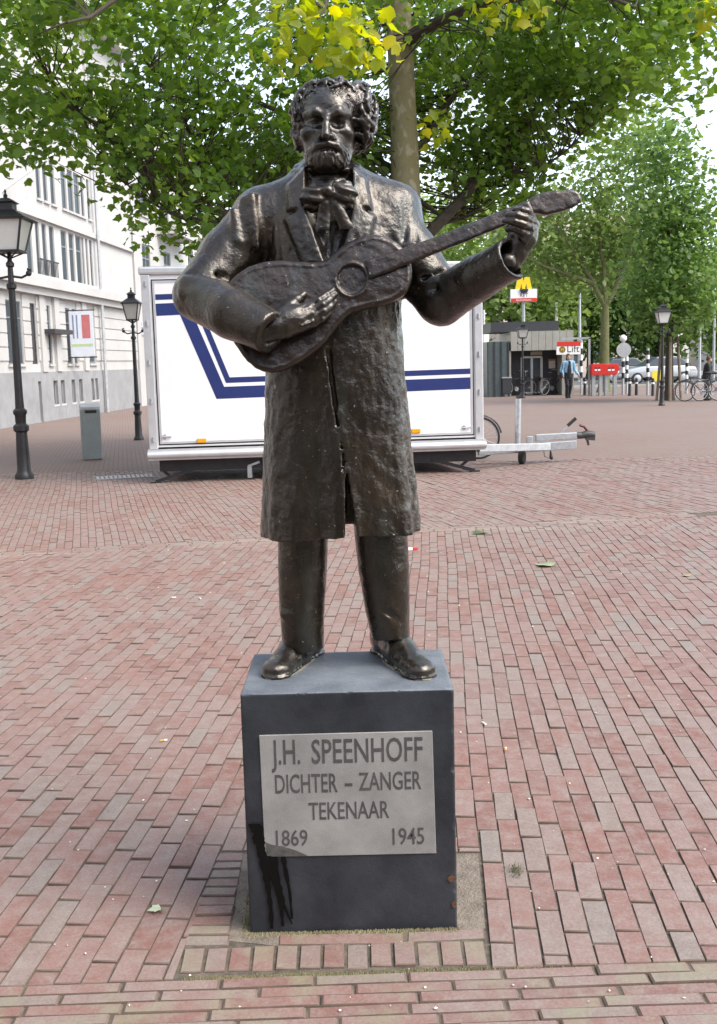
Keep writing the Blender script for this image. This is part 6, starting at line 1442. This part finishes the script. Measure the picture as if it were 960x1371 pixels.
def tree(name, label, base, trunk, limbs, lobes, per, sig, lsize, m_bark, m_limb, m_leaf, seed, shape=LEAF5, group=None, twig=True, hollow=.5, droop=.5):
    rg = np.random.default_rng(seed); root = thing(name, label, 'tree', base, group); nodes = []
    P, r_ = resample(*trunk, 14); m = MB(); m.tube([tuple(p) for p in P], list(r_), 14)
    m.tube([tuple(P[0]-np.array([0, 0, .03])), tuple(P[0]+np.array([0, 0, .12])), tuple(P[0]+np.array([0, 0, .4]))], [r_[0]*1.5, r_[0]*1.22, r_[0]*1.0], 14); m.build('trunk', m_bark, root, smooth=True); nodes += [tuple(p) for p in P[5:]]
    for pts, rr in limbs:
        P, r_ = resample(pts, rr, 12); P[1:-1] += rg.normal(0, .03*np.linalg.norm(P[-1]-P[0])/12*2, (10, 3)); m = MB(); m.tube([tuple(p) for p in P], list(r_), 8); m.build('limb', m_limb, root, smooth=True); nodes += [tuple(p) for p in P[2:]]
    Cl = clusters(lobes, rg, hollow)
    if twig: twigs(Cl, nodes, rg, m_limb, root)
    C = np.repeat(Cl, per, 0)+rg.normal(0, 1, (len(Cl)*per, 3))*np.array(sig)
    V, F = leaves(C, lsize, rg, shape, droop); np_mesh('crown', V, F, m_leaf, root, smooth=False)
    return root, nodes, rg
# the plane tree that stands behind the trailer and spreads over the square
TY = 18.6
def tp(px, py, dy=0.0): return tuple(ypt(px, py, TY+dy))
b0 = tp(553, 560); b0 = (b0[0], TY, 0)
trunk = ([b0, tp(550, 500), tp(546, 330), tp(543, 230), tp(538, 120), tp(535, 20), tp(528, -120), tp(520, -260)], [.27, .25, .245, .24, .215, .21, .16, .07])
limbs = [([tp(545, 345), tp(480, 338, -.1), tp(400, 318, -.4), tp(305, 292, -.8), tp(250, 265, -1.2), tp(200, 245, -1.5), tp(155, 200, -1.9), tp(125, 155, -2.1), tp(70, 110, -2.6)], [.10, .085, .08, .07, .055, .045, .035, .025, .012]),
         ([tp(400, 318, -.4), tp(300, 302, -.9), tp(240, 293, -1.2), tp(180, 262, -1.6), tp(140, 205, -1.5)], [.05, .04, .025, .016, .007]),
         ([tp(548, 345), tp(575, 302), tp(630, 266, .3), tp(655, 216, .5), tp(695, 180, .8), tp(760, 100, 1.0), tp(805, 62, 1.2), tp(870, 0, 1.4)], [.11, .10, .09, .08, .06, .045, .035, .015]),
         ([tp(540, 235), tp(470, 195, 1.0), tp(385, 160, 2.0), tp(300, 110, 2.8), tp(230, 50, 3.2)], [.08, .065, .05, .035, .015]),
         ([tp(543, 220), tp(590, 150, .8), tp(632, 105, 1.4), tp(700, 55, 2.0), tp(780, 0, 2.6)], [.08, .06, .05, .035, .015]),
         ([tp(538, 60), tp(560, 42, -.4), tp(610, 18, -1.2), tp(670, 0, -2.0), tp(760, -20, -3.0), tp(850, 10, -3.6)], [.12, .10, .075, .06, .04, .02]),
         ([tp(536, 50), tp(500, 0, 1.0), tp(440, -60, 2.0), tp(380, -120, 2.5)], [.09, .075, .05, .02]),
         ([tp(530, -60), tp(470, -70, -2.0), tp(330, -60, -3.6), tp(180, -10, -5.0), tp(90, 30, -5.6)], [.10, .08, .06, .035, .015]),
         ([tp(530, -80), tp(500, -100, -2.5), tp(470, -70, -4.6), tp(448, -25, -6.0), tp(425, 25, -6.8)], [.09, .07, .045, .028, .008]),
         ([tp(655, 216, .5), tp(690, 235, .3), tp(740, 220, .0), tp(790, 170, -.3)], [.04, .03, .02, .008]), ([tp(575, 302), tp(620, 292, .6), tp(665, 262, 1.2), tp(720, 200, 1.8)], [.04, .03, .022, .008]),
         ([tp(470, 195, 1.0), tp(440, 120, 1.6), tp(400, 60, 2.2), tp(370, 0, 2.6)], [.045, .035, .025, .01]), ([tp(300, 292, -.8), tp(280, 230, -.6), tp(250, 160, -.4), tp(200, 90, 0)], [.045, .035, .022, .008]), ([tp(543, 200), tp(560, 110, 3), tp(600, 30, 5), tp(620, -60, 6)], [.08, .06, .04, .015])]
pxm = TY/FOC
def lobe(px, py, dy, rx, ry, rz, n): return (tp(px, py, dy), (rx*pxm, rz, ry*pxm), n)
lobes = [lobe(330, 150, 1.0, 175, 115, 2.6, 235), lobe(430, 215, 1.2, 105, 95, 2.0, 140), lobe(120, 70, -1.5, 160, 85, 2.2, 135), lobe(85, 165, -2.2, 120, 55, 1.2, 62), lobe(265, 255, -.8, 85, 60, 1.2, 60), lobe(285, 330, -.6, 30, 22, .8, 8), lobe(170, 225, -1.6, 45, 30, .8, 7), lobe(195, 300, -1.3, 12, 25, .4, 3),
         lobe(635, 140, 1.4, 110, 110, 2.2, 140), lobe(735, 125, 1.0, 95, 95, 2.0, 100), lobe(665, 240, .8, 85, 60, 1.4, 62), lobe(815, 40, -.6, 150, 70, 2.4, 150), lobe(925, 55, -3.0, 80, 50, 1.4, 40), lobe(800, 130, -.2, 40, 45, 1.0, 22), lobe(480, -10, 1.5, 500, 75, 3.0, 250), lobe(300, -60, -3.5, 330, 60, 2.0, 150), lobe(790, -60, -2.0, 260, 60, 2.0, 120), lobe(575, 40, 4.0, 200, 110, 2.0, 120), lobe(520, -220, 0, 480, 100, 3.5, 90)]
pt, nodes, rg = tree('plane_tree', 'big plane tree with mottled trunk rising behind the trailer and statue', b0, trunk, limbs, lobes, 18, (.24, .24, .18), .136, M_BARKP, M_BARK, M_LEAF, 4, group=None)
# yellow-green sprays hanging from its forward limb, sunlight put into the leaf colour
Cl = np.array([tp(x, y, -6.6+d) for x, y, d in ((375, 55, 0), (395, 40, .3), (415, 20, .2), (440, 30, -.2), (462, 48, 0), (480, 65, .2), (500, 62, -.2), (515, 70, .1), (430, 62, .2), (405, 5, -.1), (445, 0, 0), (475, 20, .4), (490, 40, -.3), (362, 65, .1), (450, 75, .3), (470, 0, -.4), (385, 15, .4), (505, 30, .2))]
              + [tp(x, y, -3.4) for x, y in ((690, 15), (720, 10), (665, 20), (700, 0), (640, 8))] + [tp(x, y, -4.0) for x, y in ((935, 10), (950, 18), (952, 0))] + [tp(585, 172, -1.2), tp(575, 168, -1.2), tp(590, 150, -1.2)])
C = np.repeat(Cl, 11, 0)+rg.normal(0, 1, (len(Cl)*11, 3))*np.array((.12, .18, .11)); V, F = leaves(C, .165, rg, LEAF5, .7); np_mesh('sunlit_tint_leaves', V, F, M_LEAFY, pt, smooth=False)
# street trees on the far side of the square
def simple_tree(name, label, px, yb, lobes_px, trunk_px, limbs_px, Y, lsize, m_leaf, m_bark, seed, per=9, sig=.35, r0=.2, group=None, twig=False, hollow=.35, shape=LEAF2):
    q = lambda x, y, d=0.0: tuple(ypt(x, y, Y+d)); k = Y/FOC
    b = (ypt(px, yb, Y).x, Y, 0.0)
    tr = ([b]+[q(*p) for p in trunk_px], list(np.linspace(r0, r0*.55, len(trunk_px)+1)))
    lm = [([q(*p) for p in L_], list(np.linspace(r0*.5, r0*.08, len(L_)))) for L_ in limbs_px]
    lb = [(q(x, y, d), (rx*k, rd, ry*k), n) for x, y, d, rx, ry, rd, n in lobes_px]
    return tree(name, label, b, tr, lm, lb, per, (sig, sig, sig*.8), lsize, m_bark, m_bark, m_leaf, seed, shape, group, twig, hollow, .3)
simple_tree('street_tree', 'forked street tree with mossy trunk behind the red post boxes', 809, 530, [(770, 300, 1.5, 80, 75, 2.4, 210), (720, 335, 3.5, 60, 45, 2, 110), (830, 250, 0, 70, 80, 2.6, 180), (800, 350, 1.5, 75, 45, 2, 150), (850, 190, 0, 50, 50, 2, 90), (690, 300, 3.5, 50, 40, 2, 60), (870, 330, 1, 50, 60, 2, 90)],
            [(809, 480), (810, 430), (811, 408)], [[(811, 412), (795, 380), (775, 345), (750, 310), (730, 280)], [(811, 410), (830, 375), (845, 330), (850, 280), (850, 220)], [(811, 405), (808, 360), (800, 300), (805, 240)], [(795, 380), (770, 370), (735, 360), (705, 345)]], 48.5, .30, M_LEAFL, M_BARKG, 31, sig=.45, r0=.26, twig=True)
simple_tree('columnar_tree', 'dense dark green columnar street tree held by stakes near the cyclist', 896, 533, [(900, 360, 0, 58, 80, 2.0, 300), (895, 270, 0, 52, 75, 1.8, 220), (888, 205, 0, 38, 55, 1.4, 100), (925, 400, 0, 42, 50, 1.6, 110), (870, 410, 0, 35, 40, 1.4, 80), (930, 300, 0, 40, 50, 1.4, 80)],
            [(896, 480), (897, 430), (897, 380)], [[(897, 440), (880, 400), (865, 360)], [(897, 430), (915, 390), (930, 340)], [(897, 400), (895, 300), (890, 200)]], 38.0, .24, M_LEAFD, M_BARK, 33, sig=.32, r0=.16, hollow=.2)
st = thing('tree_stakes', 'three wooden stakes tied round the trunk of the columnar tree', 'stakes', (ypt(896, 533, 37.6).x, 37.6, 0))
for k in range(3):
    m = MB(); a = 2*math.pi*k/3+.3; x_ = ypt(896, 533, 38).x; m.tube([(x_+math.cos(a)*.48, 38+math.sin(a)*.48, 0), (x_+math.cos(a)*.30, 38+math.sin(a)*.30, 2.2)], .05, 8); m.build('stake', mat('stake_wood', (.25, .20, .15), .9), st, smooth=True)
far = [('large pale green tree across the street behind the kiosk', 690, 72, [(650, 330, 0, 70, 70, 4, 120), (700, 380, 0, 80, 60, 4, 160), (640, 400, 0, 50, 50, 3, 90), (740, 420, 0, 60, 40, 3, 100), (600, 300, 0, 60, 50, 3, 70)], M_LEAFL), ('mid green tree across the street above the post boxes', 790, 76, [(770, 420, 0, 70, 55, 4, 150), (800, 370, 0, 70, 60, 4, 140), (840, 440, 0, 60, 40, 3, 110), (740, 370, 0, 50, 50, 3, 90)], M_LEAFD),
       ('broad green tree across the street behind the staked tree', 880, 74, [(880, 430, 0, 70, 45, 4, 150), (920, 380, 0, 60, 60, 4, 130), (850, 380, 0, 50, 60, 3, 100)], M_LEAFD), ('green tree at the far edge of the street past the cyclist', 985, 70, [(985, 400, 0, 55, 70, 4, 140), (965, 440, 0, 45, 35, 3, 90)], M_LEAFL), ('green tree seen over the trailer roof behind the plane tree limb', 560, 80, [(560, 330, 0, 90, 60, 4, 150), (610, 380, 0, 60, 60, 4, 110), (500, 350, 0, 80, 60, 4, 100)], M_LEAFL)]
for i, (lab, px, Y, lb, ml) in enumerate(far):
    simple_tree('background_tree', lab, px, 515, lb, [(px, 490), (px, 455), (px, 420)], [[(px, 450), (lb[0][0], lb[0][1])], [(px, 440), (lb[1][0], lb[1][1])]], Y, .50, ml, M_BARK, 50+i, per=11, sig=.75, r0=.28, group='trees across the street', hollow=.2)
simple_tree('small_street_tree', 'small green tree between the white houses and the trailer', 166, 545, [(168, 400, 0, 22, 28, 1.6, 60), (172, 440, 0, 24, 30, 1.6, 70), (160, 470, 0, 20, 25, 1.4, 50), (178, 480, 0, 20, 30, 1.4, 50)], [(166, 510), (167, 470), (168, 430)], [[(167, 480), (160, 440)], [(167, 470), (178, 430)]], 56.0, .34, M_LEAFD, M_BARK, 61, per=9, sig=.42, r0=.16, hollow=.2)
# ------------------------------------------------------------------ people
def person(base, face, label, h, jacket, trousers, hair, legs, arms, long_hair=True, v=.011, bag=None, bend=0.0):
    """walking figure; legs/arms give joint offsets (side, forward, height) in a frame facing the -Y side, turned by face"""
    root = thing('person', label, 'person', base); O = np.array(base, float); c, s_ = math.cos(face), math.sin(face); k = h/1.70
    def W(x, f, z): return O+np.array([(x*c+f*s_)*k, (x*s_-f*c)*k, z*k])
    def grid(x, f, z0, z1): return SDF(O+np.array([-x, -f, z0])*k, O+np.array([x, f, z1])*k, v)
    skin = mat('skin', (.42, .26, .19), .55, var=.05)
    G = grid(.55, .6, 0, 1.75); hx = bend
    G.ell(W(0, hx, 1.585), (.078*k, .092*k, .112*k), k=.01); G.ell(W(0, hx+.05, 1.535), (.05*k, .05*k, .06*k), k=.02); G.ell(W(0, hx+.098, 1.575), (.012, .016, .02), k=.01); G.cap(W(0, hx*.8-.01, 1.40), W(0, hx, 1.52), .05*k, .048*k, k=.02)
    for sx in (-1, 1): G.ell(W(sx*.08, hx, 1.575), (.012, .02, .03), k=.006); G.ell(W(sx*.03, hx+.085, 1.60), (.012, .008, .008), k=.004, mode='sub')
    G.cap(W(0, hx*.6, 1.30), W(0, 0, .95), .11*k, .11*k, k=.05)
    for L_ in legs: G.chain([W(*q) for q in L_[:3]], [.075*k, .055*k, .04*k], k=.03)
    for A in arms:
        G.chain([W(*q) for q in A], [.045*k, .038*k, .03*k], k=.02); e = np.array(A[2], float); d = e-np.array(A[1], float); d /= np.linalg.norm(d)
        G.cap(W(*e), W(*(e+d*.07)), .034*k, .036*k, k=.01)
        for f_ in range(4): o = np.array([0, (f_-1.5)*.02, 0]); G.chain([W(*(e+d*.08+o)), W(*(e+d*.13+o)), W(*(e+d*.16+o+np.array([0, .01, -.01])))], [.011*k, .010*k, .008*k], k=.004)
        G.cap(W(*(e+d*.04)), W(*(e+d*.09+np.array([0, .045, 0]))), .012*k, .010*k, k=.006)
    V, F = G.mesh(); np_mesh('body', V, F, skin, root)
    G = grid(.55, .6, .7, 1.55)
    G.chain([W(0, 0, .86), W(0, hx*.3, 1.05), W(0, hx*.7, 1.30)], [.165*k, .155*k, .165*k], k=.05, sq=(1, .72, 1)); G.cap(W(-.14, hx*.8, 1.38), W(.14, hx*.8, 1.38), .062*k, .062*k, k=.05)
    for A in arms: e = np.array(A[2], float); m_ = np.array(A[1], float); G.chain([W(*A[0]), W(*m_), W(*(m_+(e-m_)*.93))], [.072*k, .06*k, .052*k], k=.03)
    G.cap(W(0, hx, 1.43), W(0, hx, 1.60), .055*k, .075*k, k=.01, mode='sub')
    G.push(lambda p: .006*vnoise(p, 14, 3)+.003*vnoise(p, 30, 4)); V, F = G.mesh(); np_mesh('jacket', V, F, jacket, root)
    G = grid(.4, .7, .02, 1.0)
    G.cap(W(-.06, 0, .93), W(.06, 0, .93), .115*k, .115*k, k=.04)
    for L_ in legs: G.chain([W(*q) for q in L_[:3]], [.098*k, .078*k, .066*k], k=.02)
    G.push(lambda p: .005*vnoise(p, 16, 5)); V, F = G.mesh(); np_mesh('trousers', V, F, trousers, root)
    for L_ in legs:
        a = np.array(L_[2], float); t = np.array(L_[3], float); G = grid(.5, .9, 0, .25); G.cap(W(a[0], a[1]-.03, a[2]-.05), W(*t), .045*k, .038*k, k=.02); G.cap(W(*a), W(a[0], a[1], a[2]-.06), .05*k, .05*k, k=.02); V, F = G.mesh(); np_mesh('shoe', V, F, M_BLACK, root)
    G = grid(.25, .6, 1.25, 1.78); G.ell(W(0, hx-.015, 1.615), (.092*k, .105*k, .105*k), k=.0)
    if long_hair: G.ell(W(0, hx-.05, 1.52), (.09*k, .06*k, .10*k), k=.03)
    G.ell(W(0, hx+.10, 1.555), (.075*k, .08*k, .095*k), k=.02, mode='sub'); G.push(lambda p: .006*vnoise(p, 40, 6)); V, F = G.mesh(); np_mesh('hair', V, F, hair, root)
    return root, W
M_JB = mat('pale_blue_jacket', (.26, .44, .60), .8, var=.1); M_TR = mat('black_cloth', (.015, .015, .018), .8, var=.2); M_HB = mat('brown_hair', (.09, .05, .03), .7, var=.3); M_SH = mat('dark_top', (.02, .02, .024), .8)
g_ = gpt(761, 533)
wo, W = person((g_.x, g_.y, 0), R(8), 'woman in pale blue open jacket and black trousers walking across the square', ypt(761, 474, g_.y).z,  M_JB, M_TR, M_HB,
       [[(-.09, 0, .90), (-.08, .10, .50), (-.07, .02, .10), (-.075, .16, .04)], [(.09, 0, .90), (.08, .03, .50), (.07, -.16, .11), (.075, -.03, .045)]],
       [[(-.19, 0, 1.37), (-.27, -.03, 1.10), (-.25, .08, .90)], [(.19, 0, 1.37), (.27, -.05, 1.10), (.36, .06, .92)]])
G = SDF(np.array([g_.x-.25, g_.y-.3, .75]), np.array([g_.x+.25, g_.y+.1, 1.5]), .01); G.chain([W(.01, .10, 1.40), W(0, .118, 1.1), W(0, .122, .82)], [.045, .080, .085], k=.01, sq=(1, .45, 1)); V, F = G.mesh(); np_mesh('dark_blouse', V, F, M_SH, wo)
hb = thing('shoulder_bag', 'dark bag carried at the side of the woman in the pale blue jacket', 'bag', tuple(W(-.30, .02, .70))); m = MB(); cc = Vector(W(-.31, .03, .88)); m.box(cc, (.10, .26, .22)); m.build('pouch', M_TR, hb, bevel=.03); m = MB(); m.tube([cc+Vector((0, -.1, .1)), Vector(W(-.21, .02, 1.43)), cc+Vector((0, .1, .1))], .012, 6); m.build('strap', M_TR, hb)
g_ = gpt(945, 536)
person((g_.x, g_.y, 0), R(75), 'man in black clothes standing with his bicycle at the edge of the square', ypt(945, 477, g_.y).z, mat('black_jacket', (.02, .02, .022), .75, var=.2), mat('dark_trousers', (.03, .03, .036), .8), M_HB,
       [[(-.09, 0, .90), (-.09, .02, .50), (-.09, -.02, .10), (-.10, .13, .04)], [(.09, 0, .90), (.09, .05, .50), (.09, .05, .10), (.10, .19, .04)]],
       [[(-.19, .06, 1.37), (-.24, .12, 1.10), (-.15, .36, 1.04)], [(.19, .06, 1.37), (.24, .14, 1.10), (.15, .38, 1.04)]], False, bend=.10)
bicycle((g_.x-.30, g_.y-.45, 0), R(176), 'bicycle held by the man in black', None, 0.0); g2 = gpt(958, 540); bicycle((g2.x+.6, g2.y+2.0, 0), R(15), 'bicycle standing behind the man in black')
# ------------------------------------------------------------------ small things on the paving
def litter_leaf(px, py, s_, label, m_, ang=0, stalk=True):
    g_ = gpt(px, py, .004); root = thing('fallen_leaf', label, 'leaf', tuple(g_)); n = len(LEAF5); V = []; c, s2 = math.cos(ang), math.sin(ang)
    pts = list(LEAF5)+[(0, .36)]
    for x, y in pts: X, Y_ = x*s_, (y-.4)*s_; V.append((g_.x+X*c-Y_*s2, g_.y+X*s2+Y_*c, .006+.16*s_*abs(x)+.02*s_*math.sin(7*y)))
    m = MB(); m._add(V, [(i, (i+1) % n, n) for i in range(n)]); m.build('blade', m_, root)
    if stalk: m = MB(); m.tube([Vector(V[0]), Vector(V[0])+Vector((.02, -.06, .004))*(s_/.1)], .0018, 5); m.build('stalk', M_LEAFL, root)
ML_G = mat('limp_green_leaf', (.09, .15, .05), .6, var=.3, vscale=40, col2=(.36, .42, .28)); ML_P = mat('pale_dry_leaf', (.38, .42, .30), .7, var=.2, vscale=40); ML_Y = mat('yellow_leaf', (.42, .30, .07), .7)
litter_leaf(730, 757, .16, 'green fallen leaf with pale underside on the bricks under the drawbar', ML_G, .9); litter_leaf(642, 714, .15, 'dark green fallen leaf lying near the plain brick band', mat('dark_fallen_leaf', (.06, .10, .03), .6), 2.2); litter_leaf(208, 1218, .042, 'small pale leaf with a thin stalk beside the pedestal', ML_P, 1.9); litter_leaf(919, 771, .06, 'tiny yellow leaf on the bricks by itself', ML_Y, .5, False)
g_ = gpt(551, 737); pk = thing('cigarette_packet', 'crumpled red and white cigarette packet lying on the bricks behind the statue', 'packet', tuple(g_)); m = MB(); m.box(g_+Vector((-.02, 0, .014)), (.055, .04, .022), .3); m.build('white_half', M_PW, pk, bevel=.003); m = MB(); m.box(g_+Vector((.028, .012, .014)), (.042, .041, .0225), .42); m.build('red_half', M_RED, pk, bevel=.003)
r = random.Random(12)
for (px, py, c_) in ((677, 1005, 'o'), (648, 970, 'w'), (268, 802, 'w'), (219, 993, 'y'), (233, 801, 'w')):
    g_ = gpt(px, py); cb = thing('cigarette_butt', {648: 'white scrap of cigarette on the bricks close to the pedestal corner', 268: 'white cigarette scrap lying out on the bricks', 233: 'second white cigarette scrap, next to the first on the open bricks'}.get(px) or {'o': 'orange cigarette filter lying on the bricks to the side of the pedestal', 'w': 'white scrap of cigarette on the brick paving', 'y': 'yellowish cigarette end on the bricks near the pedestal'}[c_], 'litter', tuple(g_), 'white cigarette scraps on the bricks' if c_ == 'w' else None); a = r.uniform(0, 3); d = Vector((math.cos(a), math.sin(a), 0))*.016; m = MB(); m.tube([g_-d+Vector((0, 0, .006)), g_+d*.2+Vector((0, 0, .006))], .0045, 8); m.build('filter', {'o': mat('filter_orange', (.55, .28, .08), .8), 'w': M_PW, 'y': ML_Y}[c_], cb); m = MB(); m.tube([g_+d*.21+Vector((0, 0, .006)), g_+d+Vector((0, 0, .006))], .0043, 8); m.build('paper', M_PW, cb)
# specks: grit, gum and paper crumbs
rg = np.random.default_rng(3); V = []; F = []
for i in range(170):
    y = 2.5+9*rg.uniform()**1.6; x = rg.uniform(-1, 1)*y*.34; s_ = rg.uniform(.0015, .0042)*(1+y*.14); n = len(V)
    for a in range(5): V.append((x+s_*math.cos(a*1.257+i)*rg.uniform(.5, 1.3), y+s_*math.sin(a*1.257+i)*rg.uniform(.5, 1.3), .003))
    V.append((x, y, .004+s_*.5)); F += [(n+a, n+(a+1) % 5, n+5) for a in range(5)]
me = bpy.data.meshes.new('grit'); me.from_pydata(V, [], F); o = link_mesh('grit', me, mat('pale_grit', (.62, .58, .5), .8, var=.3, vscale=3)); tag(o, 'pale grit and paper crumbs scattered over the brick paving', 'grit', kind='stuff')
# tuft of weed and moss in the joints beside the pedestal
g_ = gpt(691, 1167); wd = thing('weed_tuft', 'small dry weed tuft growing between the bricks next to the pedestal', 'weed', tuple(g_)); m = MB(); r = random.Random(2)
for i in range(60):
    a = r.uniform(0, 6.3); l = r.uniform(.008, .03); p = Vector((g_.x+r.gauss(0, .010), g_.y+r.gauss(0, .018), 0)); e = p+Vector((math.cos(a)*l, math.sin(a)*l, r.uniform(.006, .022))); sd = Vector((-math.sin(a), math.cos(a), 0))*.0018; m._add([p-sd, p+sd, e], [(0, 1, 2)])
o = m.build('blades', mat('dry_weed', (.11, .105, .06), .9), wd); o['kind'] = 'stuff'
